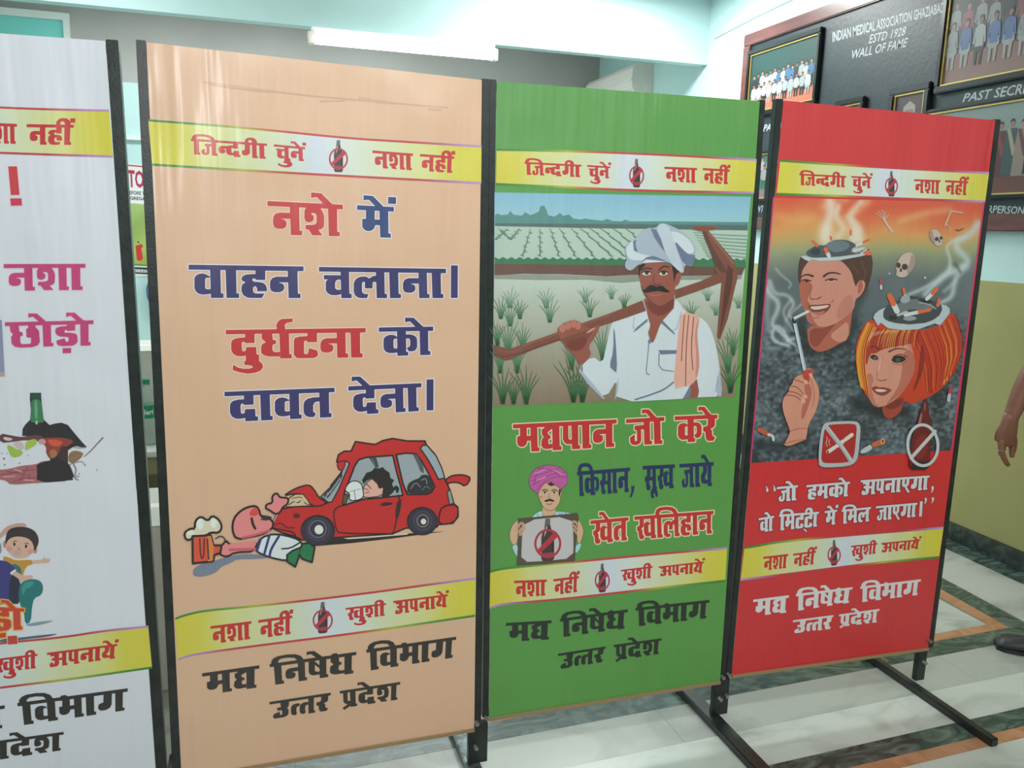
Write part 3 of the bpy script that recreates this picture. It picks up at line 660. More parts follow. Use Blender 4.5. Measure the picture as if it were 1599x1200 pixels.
k.oval(1266, 514, 80, 74, DK); k.oval(1266, 514, 73, 67, (52, 42, 66)); k.oval(1268, 512, 30, 32, (150, 130, 120), ring=5); k.oval(1268, 512, 46, 48, (90, 84, 100), ring=4); k.oval(1272, 516, 14, 15, (236, 228, 220))
k.oval(612, 486, 18, 12, (90, 30, 32)); k.stroke('500,535 530,520 560,550 600,548', 4, DK); k.stroke('490,520 510,480 520,462', 6, (180, 180, 180)); k.stroke('480,548 540,560 600,572 608,600', 6, DK)
# lying man
k.poly('405,642 425,600 500,578 600,600 640,625 640,660 610,700 560,722 470,702 400,672', (226, 230, 232), 1, DK, 3)
for q in ('425,608 405,670', '470,590 442,690', '520,592 478,660 470,700'): k.stroke(q, 13, (58, 50, 120))
k.poly('562,690 590,668 635,650 640,632 680,628 706,650 700,684 692,728 640,710 628,690 605,752 562,724', (30, 120, 72), 0, DK, 3)
k.stroke('535,658 580,655 630,625', 8, DK); k.stroke('636,640 620,700', 5, DK)
k.poly('225,640 245,612 262,636 330,640 400,615 398,672 290,676 250,700 215,690 195,660', PK, 1, DK, 3)
k.stroke('265,664 395,658', 14, (220, 90, 110)); k.poly('262,632 400,614 400,640 270,648', PK)
k.poly('298,610 276,560 284,500 320,460 360,440 402,434 420,462 420,478 440,500 470,500 492,520 485,555 430,584 370,596', PK, 1, DK, 3.4)
k.poly('362,478 380,450 404,440 418,470 412,480 385,490', (226, 74, 66), 1); k.stroke('378,500 384,530 396,552', 14, DK); k.stroke('330,600 400,585 470,562', 12, (222, 90, 112))
k.stroke('425,486 455,488 480,495', 7, DK); k.stroke('428,505 458,508', 8, (90, 50, 50))
k.poly('455,425 488,420 484,382 510,366 524,392 570,392 566,425 540,440 525,470 500,478 470,455 450,448', PK, 1, DK, 3)
k.poly('35,610 26,575 60,552 82,555 85,510 115,488 150,515 172,484 208,505 225,545 208,575 165,572 140,590 75,592 60,612', (230, 216, 190), 1, DK, 3.4)
k.oval(110, 530, 18, 28, (240, 238, 232)); k.oval(180, 525, 16, 24, (240, 238, 232)); k.oval(60, 575, 20, 12, (240, 234, 214))
k.poly('70,592 165,588 180,640 222,640 215,680 185,690 178,722 72,734', (224, 82, 52), 0, DK, 3.4)
k.poly('145,592 165,590 182,650 176,720 150,724', (232, 130, 62)); k.stroke('108,605 112,705 128,708 132,605', 6, DK); k.stroke('148,606 154,712', 7, DK)
k.stroke('190,605 215,590 235,600 245,625', 6, DK)
k.done('crashed_car_picture', sh2, MT['flex'])
# ---------- banner 3: farmer
k = inks(B3, 2); k.at(760, 300, 3.529)
def lerp(a, b, t): return np.stack([a[i] * (1 - t) + b[i] * t for i in range(3)], -1)
q = [k.px(p) for p in P('45,2 1457,26 1368,1130 38,1182')]
def sky(u, v, X, Y):
    C = lerp((138, 186, 212), (168, 206, 214), np.clip(v * 6, 0, 1)); lo = lerp((200, 208, 196), (142, 118, 96), np.clip((v - .4) / .6, 0, 1) ** 1.1)
    m = (v > .3)[..., None]; return np.where(m, lo, C)
k.quadgrid(q, 30, 60, sky)
k.poly('47,180 47,128 62,118 80,128 118,124 132,104 150,126 196,130 215,110 240,128 262,120 290,108 296,80 318,74 332,100 340,128 372,136 392,126 405,115 425,132 455,124 478,146 520,152 545,146 580,152 640,158 665,148 695,160 745,162 765,152 790,162 1000,162 1445,166 1440,190 47,186', (92, 142, 138))
k.poly('47,172 1442,182 1440,212 600,200 47,188', (88, 108, 104))
k.poly('46,190 600,200 1440,212 1428,366 46,362', (186, 202, 188))
for a, b in ((66, 130), (120, 52), (185, 135), (245, 200), (296, 296), (352, 400), (404, 490), (470, 590), (520, 690), (572, 760), (630, 820), (700, 880), (770, 940)):
    pts = [(a + (b - a) * t / 6 + (4 if t % 2 else -4), 200 + (60 if (a, b) in ((120, 52), (66, 130), (185, 135)) else 152) * t / 6) for t in range(7)]
    k.taper(pts, 4, 10, (104, 136, 112), 0)
    for t in range(1, 7):
        x, y = pts[t]; k.taper([(x - 12, y - 6), (x, y), (x + 13, y + 3)], 3, 6, (96, 130, 104), 0)
for i in range(10):
    y = 222 + i * 14; k.taper([(1140 + i * 8, y), (1280, y + 14 + i * 4), (1436, y + 20 + i * 6)], 3, 6, (128, 152, 132), 1)
k.poly([(46, 372)] + [(46 + i * 23, 364 + (6 if i % 2 else -6) + i * .12) for i in range(61)] + [(1430, 420), (900, 408), (46, 402)], (62, 118, 80))
k.poly('45,396 400,400 900,406 1424,416 1408,458 1000,462 860,456 700,466 400,452 200,450 45,460', (112, 72, 62))
k.poly('45,458 300,452 640,466 800,456 1000,464 1408,458 1405,480 900,486 740,500 560,482 300,484 45,478', (150, 152, 140))
def tuft(x, y, h, col, n=6, sp=1.0, w=8):
    k.k += 1; k.hold = True
    for j in range(n):
        a = (j / (n - 1) - .5) * 2 * sp; hh = h * (1 - .35 * abs(a)) * random.uniform(.85, 1.1)
        k.taper([(x + a * 8, y), (x + a * hh * .25, y - hh * .55), (x + a * hh * .75, y - hh)], w, 1.5, col, 1)
    k.hold = False
GA, GB, GC = (122, 156, 128), (86, 130, 92), (64, 104, 66)
for x, y, h in ((130, 640, 120), (330, 640, 110), (545, 610, 100), (690, 590, 80), (1220, 600, 80), (1265, 680, 80), (1390, 640, 80)): tuft(x, y, h, GA, 6, .9)
for x, y, h in ((350, 720, 140), (570, 690, 130), (760, 640, 90), (130, 740, 150), (80, 700, 130), (185, 700, 120), (1130, 700, 110)): tuft(x, y, h, GB, 6, .8)
for x, y, h in ((120, 900, 200), (60, 850, 140), (200, 880, 150), (640, 930, 200), (75, 1000, 180), (170, 1000, 190), (470, 980, 180), (1330, 1000, 240), (1360, 900, 150)): tuft(x, y, h, GB, 7, .6, 10)
for x, y, h in ((90, 1170, 200), (220, 1170, 230), (150, 1170, 150), (480, 1160, 300), (530, 1160, 230), (1345, 1110, 200)): tuft(x, y, h, GC, 7, .7, 12)
WH, WG, WD = (216, 220, 226), (176, 184, 200), (112, 120, 146); SK, SKD = (158, 84, 70), (126, 58, 50); WD_, WDD = (132, 74, 58), (104, 56, 44)
# scarf, arm, shirt
k.poly('700,712 760,692 810,672 862,612 880,640 890,690 905,745 888,775 900,825 925,832 960,720 1030,640 1040,590 1066,612 1082,650 1120,668 1182,692 1228,735 1262,830 1285,960 1302,1128 1160,1132 1100,1140 704,1160 726,1022 655,1142 590,1070 512,970 582,902 640,948 660,850 684,740', WH, 1)
k.poly('700,730 712,800 722,1000 700,985 676,960 700,880', WD, 1); k.poly('512,972 590,1060 655,1142 640,1140 560,1060 508,985', WG); k.poly('730,1020 724,1100 706,1158 716,1060', WG)
k.poly('1285,960 1302,1128 1270,1128 1272,1040', WG, 1); k.stroke('820,1145 900,1120 980,1090 1030,1050', 9, WD); k.stroke('1275,1020 1265,1100', 6, (160, 168, 200))
k.poly('1085,1140 1120,1070 1160,1030 1172,1100 1165,1132', SK); k.poly('1082,1140 1120,1072 1130,1080 1120,1138', (120, 120, 140))
k.stroke('895,830 888,920 878,1003 900,1006', 5, WD); k.poly('888,822 905,805 915,825 898,838', WD)
k.poly('948,872 1050,872 1050,892 960,896', WD); k.stroke('952,890 950,978 1032,990', 5, WD); k.stroke('1050,880 1045,960', 3, WD)
k.stroke('815,690 806,770 890,700', 5, WG); k.poly('806,775 830,745 885,700 890,712 830,762', WD); k.stroke('965,712 1040,785 1075,660', 6, WG); k.poly('968,705 1035,775 1040,790 962,722', WD)
k.poly('1075,655 1172,682 1172,720 1160,775 1176,940 1165,1010 1138,1062 1085,1074 1028,1090 1048,880 1060,760', (236, 172, 154), 1)
for q in ('1092,680 1082,800 1075,930', '1115,680 1100,860 1098,1070', '1142,690 1128,860 1138,980'): k.stroke(q, 6, (150, 92, 84))
k.poly('1170,690 1172,720 1160,775 1176,940 1165,1010 1150,1040 1158,900 1146,780', (214, 140, 126), 1)
# neck and head
k.poly('868,590 1036,560 1034,640 962,720 930,800 918,832 892,775 906,730 890,680', SK); k.poly('868,590 960,632 1036,575 1034,640 960,690 900,660', SKD, 1)
k.poly('838,430 850,395 920,375 1010,395 1048,430 1060,430 1078,452 1060,512 1040,520 1036,585 960,634 905,612 872,575 850,510', SK, 1)
k.poly('838,410 860,395 880,400 850,430 842,480', (46, 30, 32)); k.poly('1020,400 1060,425 1062,440 1045,455 1034,500 1030,450', (46, 30, 32)); k.poly('845,500 866,560 905,612 960,634 900,600', SKD, 1)
k.stroke('855,432 880,418 912,424', 7, (44, 28, 28)); k.stroke('950,432 975,408 1006,414', 7, (44, 28, 28))
for x in (882, 975): k.oval(x, 447, 24, 13, (228, 214, 200)); k.oval(x + 2, 445, 12, 12, (70, 52, 34)); k.stroke([(x - 26, 446), (x, 433), (x + 27, 444)], 6, (38, 26, 26))
k.stroke('925,455 918,495 930,512 955,508', 5, SKD); k.stroke('900,505 940,520 965,505', 4, SKD)
k.poly('853,536 870,542 888,520 905,512 925,518 940,524 955,516 975,518 995,540 1014,546 1004,554 975,552 945,544 905,552 872,556', (34, 28, 30), 1); k.stroke('900,566 935,572 970,562', 6, (196, 110, 96))
# hoe
k.poly('40,842 60,850 128,866 260,820 400,770 560,712 700,662 860,598 880,655 740,704 600,748 420,812 260,868 135,922 108,928 60,912 40,900', WD_)
k.poly('1038,540 1180,492 1320,428 1345,470 1290,500 1160,548 1042,588', WD_); k.stroke('45,895 115,915 400,812 600,745', 6, WDD); k.stroke('200,850 480,750 700,672', 5, (158, 96, 76)); k.stroke('60,870 130,885 180,868', 4, (158, 96, 76))
k.poly('1188,212 1216,204 1290,290 1366,380 1386,470 1372,520 1330,700 1288,812 1272,800 1284,640 1298,480 1255,425 1270,402 1235,330 1205,260', WD_); k.poly('1190,214 1204,212 1262,330 1300,395 1330,450 1290,440 1262,405', WDD)
k.poly('1330,400 1360,430 1352,520 1300,740 1284,806 1300,640 1318,500', (96, 50, 40)); k.stroke('1225,225 1300,318 1362,395', 6, (164, 104, 84)); k.poly('1134,204 1150,186 1272,190 1262,207 1180,216', WD_, 0, (190, 110, 80), .5)
# hand over the shaft
k.poly('386,760 410,735 440,716 480,706 515,716 545,738 575,756 600,742 632,730 600,800 560,852 582,900 515,964 492,910 460,880 412,822', SK, 1)
k.poly('400,815 600,745 570,800 480,860', WD_); k.poly('430,830 560,790 548,850 500,880 460,870', SKD, 1)
for x, y in ((420, 752), (450, 738), (480, 726), (506, 736)): k.oval(x, y, 18, 22, (196, 118, 98), .3); k.stroke([(x + 16, y - 12), (x + 18, y + 16)], 3, SKD)
k.poly('545,778 580,752 606,744 590,762 562,778', (214, 150, 130), 1)
# turban
k.poly('836,400 800,435 768,425 762,395 776,370 766,340 764,300 790,275 822,258 848,222 890,196 930,200 960,172 990,174 1060,205 1105,240 1148,285 1155,340 1145,380 1132,412 1092,398 1086,456 1050,425 1000,382 920,372 870,385', WG, 1)
k.poly('770,310 795,275 820,262 812,300 835,338 880,348 930,362 880,375 800,378 775,350', WH, 1); k.poly('1010,215 1070,225 1130,275 1150,330 1110,345 1060,310 1020,260', WH, 1)
k.poly('940,195 955,174 985,176 1012,200 1035,280 1075,390 1084,452 1040,420 995,350 955,260', (200, 206, 218), 1)
k.poly('904,200 936,208 962,258 986,335 958,300 925,250', WD); k.poly('1034,262 1085,320 1115,345 1152,345 1145,385 1130,410 1085,395 1060,340', WD, 1); k.poly('808,272 826,262 822,290 836,335 812,322', WD)
k.poly('840,404 900,374 1000,382 920,352 880,360', WD); k.poly('838,405 860,392 1000,384 930,376 880,372', WH)
k.done('farmer_picture', sh3, MT['flex'])
OC = (240, 222, 180); NB = (34, 44, 92)
words(B3, sh3, [('ma dya pa aa na', (801.5, 663), (963.5, 655.2), (963, 698), (802, 707.5), RED, OC, 3.4), ('ja aa+e', (978, 655), (1038, 651.5), (1038, 693.3), (978.5, 696.3), RED, OC, 3.4),
 ('ka ra+e', (1054, 650.5), (1121, 647.8), (1120, 688.3), (1054, 692.3), RED, OC, 3.4),
 ('i ka sa aa na', (901.5, 737), (984.5, 730.5), (984, 768.5), (902, 775.8), NB), ([[(986, 759.5), (991.5, 759), (990.5, 767), (986.5, 777.5), (983.8, 777), (986.5, 768)]], NB),
 ('sa+U kha', (1004, 728), (1054.5, 725.5), (1054, 762.5), (1004.5, 766.8), NB), ('ja aa ya+e', (1061.5, 725), (1115, 722), (1114, 759.3), (1062, 762.5), NB),
 ('kha+e ta', (922.5, 813.5), (982, 808), (981.5, 844), (923, 850.8), RED, OC, 3.4), ('kha i la ha aa na', (991, 807), (1115, 798), (1114, 833.3), (992, 843.5), RED, OC, 3.4)])
# small man with a board
k = inks(B3, 3); k.at(760, 640, 3.807); OL = (96, 70, 40); FS = (222, 176, 142)
k.poly('150,810 180,790 200,870 185,880 165,850', (176, 216, 226), 1, OL, .5); k.poly('540,800 566,790 560,825 530,862 525,820', (176, 216, 226), 1, OL, .5)
k.poly('195,648 230,680 205,740 185,770 182,800 152,806 136,762 142,710 165,672', FS, 1, OL, .7); k.poly('512,640 548,650 576,700 578,742 560,795 540,800 538,740 515,690', FS, 1, OL, .7)
k.poly('268,640 300,612 335,600 410,605 470,608 532,625 520,645 280,650', (186, 222, 230), 1, OL, .5)
for q in ('300,616 310,636', '430,612 440,632', '470,612 478,632', '455,606 440,628'): k.stroke(q, 5, (120, 170, 190))
k.poly('334,560 412,575 412,620 380,636 332,632', FS, 0, OL, .5)
k.poly('306,505 312,480 330,448 380,425 430,455 446,480 450,500 440,520 440,545 420,580 395,600 368,602 340,585 325,555 315,535', FS, 1, OL, .8)
k.poly('360,440 385,432 410,450 380,455', (60, 36, 30)); k.poly('432,470 445,480 436,520 428,500', (60, 36, 30))
k.poly('262,470 250,420 268,375 310,340 365,328 430,338 478,372 486,415 478,445 448,472 425,462 405,442 380,428 345,440 325,465 308,500 292,490', (202, 92, 164), 1, (110, 40, 90), .7)
for q in ('270,400 340,380 440,345', '262,425 330,410 400,380 470,372', '300,480 340,430 400,400 480,400', '300,350 380,350 440,400', '275,450 320,420', '345,335 300,370 285,440'): k.stroke(q, 4, (150, 56, 120))
for q in ('290,380 350,355', '400,360 455,385', '300,420 350,402'): k.stroke(q, 8, (226, 132, 192))
k.stroke('332,480 352,474 366,482', 5, (40, 24, 24)); k.stroke('388,482 405,474 422,482', 5, (40, 24, 24))
for x in (348, 403): k.oval(x, 494, 12, 7, (236, 226, 216)); k.oval(x, 493, 6, 7, (40, 26, 22)); k.stroke([(x - 13, 490), (x, 485), (x + 13, 490)], 3, (40, 24, 24))
k.stroke('376,500 368,522 382,528', 3, (150, 90, 66)); k.poly('342,545 355,536 374,530 394,535 408,546 392,548 374,542 356,550', (48, 24, 22), 1); k.stroke('358,560 376,566 390,558', 5, (190, 80, 80)); k.oval(325, 520, 5, 4, (200, 80, 80))
k.poly('188,650 540,616 548,640 532,780 525,900 350,918 182,926 190,800', (92, 74, 62), 0, (70, 54, 46), .6)
k.poly('214,660 508,632 518,760 516,884 350,900 206,908 212,780', (206, 196, 198), 1)
for q in ('185,705 205,670 228,690', '190,730 215,700 230,705', '200,745 222,715'): k.stroke(q, 14, FS); k.stroke(q, 2, OL)
for q in ('545,690 525,660 508,680', '545,715 520,690', '540,740 520,712'): k.stroke(q, 12, FS); k.stroke(q, 2, OL)
bottle_logo(k, 760 + 365 / 3.807, 640 + 780 / 3.807, 64, .98, -.06)
k.done('small_man_picture', sh3, MT['flex'])

# ---------- banner 4: ashtray heads
k = inks(B4, 2); rs = np.random.RandomState(3)
PQ = [(1208.5, 309), (1537, 316), (1486.5, 703.5), (1172.5, 723.5)]
def vnoise(nx, ny, X, Y, seed):
    r = np.random.RandomState(seed).rand(ny + 3, nx + 3); x = X * nx; y = Y * ny; i = np.clip(x.astype(int), 0, nx); j = np.clip(y.astype(int), 0, ny); fx = x - i; fy = y - j
    fx = fx * fx * (3 - 2 * fx); fy = fy * fy * (3 - 2 * fy)
    return (r[j, i] * (1 - fx) + r[j, i + 1] * fx) * (1 - fy) + (r[j + 1, i] * (1 - fx) + r[j + 1, i + 1] * fx) * fy
def A(s, o=(1170, 300), sc=4.0): return [(o[0] + x / sc, o[1] + y / sc) for x, y in P(s)]
def soft(C, X, Y, pts, w0, w1, col, a):
    """blend a soft stroke (smoke, shade) into the picture"""
    pts = smooth_open(pts, 2); D = np.full(X.shape, 1e9); T = np.zeros(X.shape); n = len(pts) - 1
    for i, (p, q) in enumerate(zip(pts, pts[1:])):
        dx, dy = q[0] - p[0], q[1] - p[1]; L = dx * dx + dy * dy + 1e-9
        t = np.clip(((X - p[0]) * dx + (Y - p[1]) * dy) / L, 0, 1); d = np.hypot(X - p[0] - t * dx, Y - p[1] - t * dy)
        m = d < D; D = np.where(m, d, D); T = np.where(m, (i + t) / n, T)
    w_ = w0 + (w1 - w0) * T; al = (a * np.exp(-(D / w_) ** 2))[..., None]
    return C * (1 - al) + np.array(col, float) * al
SMK = (200, 206, 208)
def fire(u, v, X, Y):
    n1 = vnoise(5, 4, u, v, 1) * .5 + vnoise(11, 9, u, v, 2) * .3 + vnoise(25, 20, u, v, 4) * .2
    C = lerp((222, 84, 52), (224, 150, 84), np.clip(v * 9 + (n1 - .5) * 1.3, 0, 1))
    C2 = lerp((190, 176, 104), (150, 152, 118), np.clip((v - .12) * 10, 0, 1)); t = np.clip((v + .08 * (n1 - .5) - .12) * 14, 0, 1)[..., None]; C = C * (1 - t) + C2 * t
    s = vnoise(75, 95, u, v, 5) * .5 + vnoise(40, 110, u, v, 6) * .35 + vnoise(9, 9, u, v, 7) * .55
    st = lerp((46, 52, 60), (124, 132, 142), np.clip((s - .42) * 1.5, 0, 1)); sm = lerp((84, 92, 98), (112, 118, 122), n1)
    tt = np.clip((v - .42) * 8, 0, 1)[..., None]; st = sm * (1 - tt) + st * tt
    t = np.clip((v - .2 + .1 * (n1 - .5)) * 9, 0, 1)[..., None]; C = C * (1 - t) + st * t
    for q, w, c, a in (('480,90 540,60 600,40', 9, (240, 200, 150), .5), ('620,150 680,110 740,60', 7, (240, 190, 130), .6), ('950,180 1100,130 1250,110', 7, (236, 190, 130), .45), ('180,150 300,180 400,160', 9, (236, 170, 100), .4),
                       ('560,60 600,140 690,90', 5, (232, 96, 50), .5), ('800,60 1000,90 1200,60', 8, (226, 90, 60), .4)):
        C = soft(C, X, Y, A(q), w, w, c, a)
    for q, w0, w1, a in (('480,300 490,200 520,110 500,40', 11, 7, .7), ('560,280 600,230 540,150 560,90', 9, 5, .6), ('650,300 660,220 620,150 700,60', 9, 5, .6), ('700,300 690,220 650,180', 8, 5, .45), ('470,260 480,230', 10, 9, .5), ('680,290 680,240', 8, 8, .5)):
        C = soft(C, X, Y, A(q), w0, w1, (236, 228, 214), a)
    for q, w0, w1, a in (('1100,640 1220,520 1320,480 1380,430 1300,360 1290,310 1380,270 1430,200', 5, 7, .8), ('1180,700 1270,660 1280,580 1300,520 1350,470', 3.5, 6, .75), ('1000,640 1100,600 1200,540 1260,480', 3, 5, .7), ('1250,500 1260,420 1230,350 1260,310 1350,280', 2.6, 3, .7), ('1220,620 1290,560', 3, 3, .5),
                         ('300,940 330,900 250,930 220,900 160,840 140,900 170,940 250,960', 3, 3, .8), ('250,930 200,840 130,840 200,700 130,640 110,600', 3, 5, .75), ('270,790 240,760 290,700 240,640 160,640 130,560', 2, 4, .6), ('330,700 260,760 230,800', 2, 2, .5), ('280,870 230,800 210,740 260,680', 2, 3, .5), ('250,600 270,570 200,520 170,480', 1.6, 2, .5), ('310,1005 300,960 240,930', 2, 3, .8), ('120,560 110,800 130,870', 5, 5, .35)):
        C = soft(C, X, Y, A(q), w0, w1, SMK, a)
    for q, w, a in (('330,800 330,960 400,1000 620,940 660,820', 10, .7), ('640,820 660,740 720,620', 8, .5), ('1290,450 1320,500', 3, .4)): C = soft(C, X, Y, A(q), w, w, (34, 38, 42), a)
    for q, w, a in (('870,330 950,340 1060,400 1200,380', 12, .85), ('860,300 900,260', 9, .5), ('160,600 300,630 420,600 500,560', 8, .7)): C = soft(C, X, Y, A(q, (1150, 560), 4.569), w, w, (30, 34, 40), a)
    return C
k.quadgrid(PQ, 230, 270, fire)
k.at(0, 0, 1); k.stroke([PQ[0], PQ[3]], 2.4, (206, 50, 110), 0); k.stroke([PQ[1], PQ[2]], 2.4, (206, 50, 110), 0)
k.at(1170, 300, 4.0); S1, S2, S3 = (212, 140, 122), (184, 98, 80), (150, 70, 58); HR = (84, 50, 44)
def butt(x0, y0, x1, y1, w, f=.5, c=(226, 104, 56)):
    mx_, my = x0 + (x1 - x0) * f, y0 + (y1 - y0) * f
    k.stroke([(mx_, my), (x1, y1)], w, (216, 214, 212), 0); k.stroke([(x0, y0), (mx_, my)], w, c, 0)
# man
k.poly('360,830 480,850 600,760 650,690 640,800 622,922 560,950 500,985 440,1002 400,985 372,950', S2, 1); k.poly('500,900 560,850 620,800 625,915 560,945', S1, 1); k.poly('380,850 480,852 560,800 480,900 420,980 375,940', S3, 1)
k.poly('316,420 420,428 600,430 650,500 668,580 700,545 728,560 722,610 690,655 664,668 656,735 600,782 520,835 440,845 385,825 362,800 352,740 328,700 314,620', S1, 1)
k.poly('318,540 380,560 400,590 378,640 362,680 390,705 352,740 328,700 314,620', S2, 1); k.poly('362,690 380,700 372,730 390,760 400,800 440,845 385,825 355,780', S2, 1); k.poly('680,570 705,555 715,600 680,650', S2, 1); k.poly('560,700 640,620 655,735 600,782 540,800', (200, 124, 108), 2)
k.poly('308,560 305,500 312,430 330,395 400,420 372,432 345,470 330,500 322,580', HR, 1); k.poly('570,428 640,410 760,380 775,430 770,500 745,590 720,640 665,700 690,655 722,610 728,565 705,545 680,565 668,595 655,560 640,500 600,450', HR, 1)
k.stroke('700,430 735,520 700,560', 6, (110, 70, 60)); k.stroke('640,440 690,520', 5, (110, 70, 60))
k.poly('322,404 350,396 372,404 400,412 560,404 690,388 700,372 742,352 768,384 700,402 560,428 440,432 392,422 376,434 350,424', (196, 200, 204), 0, (120, 124, 128), .4)
k.poly('372,405 352,378 385,352 430,330 480,336 510,306 570,296 620,302 660,322 700,352 715,375 640,392 560,402 440,412', (76, 82, 90), 1); k.poly('470,330 520,305 590,300 640,330 600,370 520,380', (112, 120, 128), 2); k.poly('380,380 400,355 440,350 450,385 420,400', (52, 56, 62), 2); k.poly('640,350 690,340 715,368 650,384', (180, 184, 190), 1)
butt(400, 310, 425, 335, 20, .99); butt(478, 355, 500, 400, 24, .4); butt(636, 240, 634, 292, 13, .55); butt(750, 298, 672, 335, 15, .45); butt(510, 280, 516, 300, 12, .9); butt(640, 372, 720, 350, 10, .05)
k.poly('706,380 730,366 768,370 768,392 740,398', (232, 104, 70), 1); k.oval(745, 362, 6, 5, (30, 26, 26))
k.taper('322,536 345,518 372,516 404,528', 5, 13, (60, 34, 32)); k.taper('464,530 492,508 530,502 574,514', 14, 6, (60, 34, 32))
k.stroke('332,552 355,546 388,556', 7, (70, 40, 40)); k.oval(362, 556, 12, 7, (60, 40, 40)); k.stroke('478,552 510,540 552,548', 7, (70, 40, 40)); k.oval(514, 549, 14, 7, (60, 40, 40)); k.stroke('500,560 540,558', 4, (236, 190, 176))
k.taper('398,590 380,640 384,668 420,670 452,656', 3, 9, S2); k.stroke('384,664 400,672', 6, S3); k.poly('440,660 455,650 440,668 415,672', S3)
k.poly('366,712 400,704 430,706 470,700 516,698 500,735 470,760 440,772 410,762 386,742', (130, 60, 54), 1); k.poly('378,716 430,714 508,704 486,724 430,736 396,734', (220, 196, 182), 1); k.poly('396,748 440,752 480,738 462,762 436,770 412,762', (196, 110, 100), 1)
k.stroke('356,706 380,700', 5, S2); k.stroke('516,690 528,676', 5, S3); k.stroke('400,790 440,782', 5, S2)
k.stroke('272,796 368,748', 17, (222, 220, 218), 0); k.stroke('276,802 366,756', 6, (170, 168, 170), 0); k.oval(274, 797, 8, 11, (50, 50, 54))
# skulls, bones
def skull(x, y, s, m=1):
    def q(st): return [(x + a * s * m, y + b * s) for a, b in P(st)]
    k.poly(q('-60,5 -52,-20 -30,-60 0,-85 40,-90 70,-60 66,-5 40,35 15,60 -5,75 -45,70 -60,55 -52,35'), (206, 180, 166), 1, (120, 100, 96), .5)
    k.poly(q('40,-80 70,-55 64,-5 38,35 15,60 10,20 30,-20'), (170, 144, 136), 1)
    k.oval(x - 42 * s * m, y - 4 * s, 14 * s, 18 * s, (76, 52, 56)); k.oval(x - 2 * s * m, y + 6 * s, 19 * s, 20 * s, (76, 52, 56)); k.poly(q('-32,15 -22,12 -18,36 -36,38'), (92, 62, 62)); k.poly(q('-50,50 -30,44 0,50 -5,66 -40,68'), (226, 206, 192), 1)
    for i in range(4): k.stroke(q('%d,48 %d,64' % (-42 + i * 11, -41 + i * 11)), 2 * s + 1, (120, 96, 90), 0)
skull(975, 462, .98); skull(1172, 290, .66, -1)
for q, w in (('840,165 870,215 895,248', 12), ('840,168 790,130', 4), ('840,165 808,118', 4), ('845,160 830,112', 4), ('848,165 850,120', 4), ('850,170 872,140', 4), ('1262,118 1238,180 1225,212', 8), ('1262,118 1335,130', 7), ('1225,190 1260,230 1250,250', 5)): k.stroke(q, w, (214, 186, 176), 0)
k.stroke('1295,235 1310,244 1338,228', 6, (90, 84, 56), 1); k.oval(1100, 535, 6, 8, (200, 204, 208)); k.oval(878, 510, 5, 6, (200, 204, 208)); butt(822, 548, 826, 604, 13, .5, (200, 70, 90))
# woman
k.poly('664,1000 676,930 700,870 742,800 775,800 900,850 1000,862 1120,858 1210,820 1262,742 1300,800 1318,880 1322,980 1312,1060 1286,1119 1240,1190 1190,1241 1110,1290 1014,1329 960,1300 780,1300 740,1290 700,1210 672,1110', (206, 62, 38), 1)
k.at(1150, 560, 4.569)
k.poly('1040,340 1120,300 1200,260 1190,340 1170,390 1100,436 1060,420 1045,390', (168, 66, 54), 1); k.poly('1045,345 1200,270 1180,330 1110,370', (130, 46, 42), 1)
k.poly('915,-140 960,-190 1100,-200 1220,-180 1262,-60 1280,60 1250,150 1200,225 1140,290 1080,330 1030,348 990,344 955,305 940,260 932,190 926,120 918,40', (218, 146, 126), 1)
k.poly('926,120 960,100 985,150 960,200 985,300 1010,345 985,344 955,305 940,260', (196, 118, 100), 1); k.poly('1190,-60 1262,-60 1280,60 1250,150 1200,225 1120,300 1060,338 1130,250 1180,150', (190, 108, 90), 2)
k.at(1170, 300, 4.0)
k.poly('720,960 800,880 1020,870 1085,950 1040,930 990,955 900,968 830,985 790,1010 755,1010 735,1090 720,1050', (176, 56, 44), 1)
k.taper('757,970 785,958 812,985', 5, 9, (70, 36, 32)); k.taper('872,1000 920,975 985,985', 11, 4, (70, 36, 32))
k.poly('752,1030 775,1015 800,1022 812,1048 780,1052', (44, 36, 40), 1); k.oval(788, 1038, 10, 9, (90, 104, 84)); k.poly('885,1050 910,1025 950,1020 985,1040 960,1064 915,1070', (38, 32, 36), 1); k.oval(932, 1050, 14, 11, (90, 104, 84)); k.oval(930, 1050, 5, 6, (20, 20, 20)); k.stroke('896,1070 940,1082 985,1060', 4, (150, 80, 70)); k.stroke('900,1030 945,1010 990,1030', 6, (90, 50, 46))
k.taper('835,1030 815,1090 800,1130 800,1160', 3, 6, (186, 104, 88)); k.stroke('800,1170 825,1182 858,1172', 6, (150, 74, 64)); k.stroke('826,1040 808,1120', 6, (236, 176, 156))
k.at(1150, 560, 4.569)
k.poly('962,214 985,200 1005,198 1020,208 1045,204 1118,222 1085,250 1050,268 1015,262 990,245', (150, 60, 54), 1); k.poly('985,222 1020,218 1085,228 1050,240 1010,240', (232, 206, 190), 1); k.stroke('990,340 1020,330', 4, (170, 90, 78))
k.at(1170, 300, 4.0)
rr = random.Random(5)
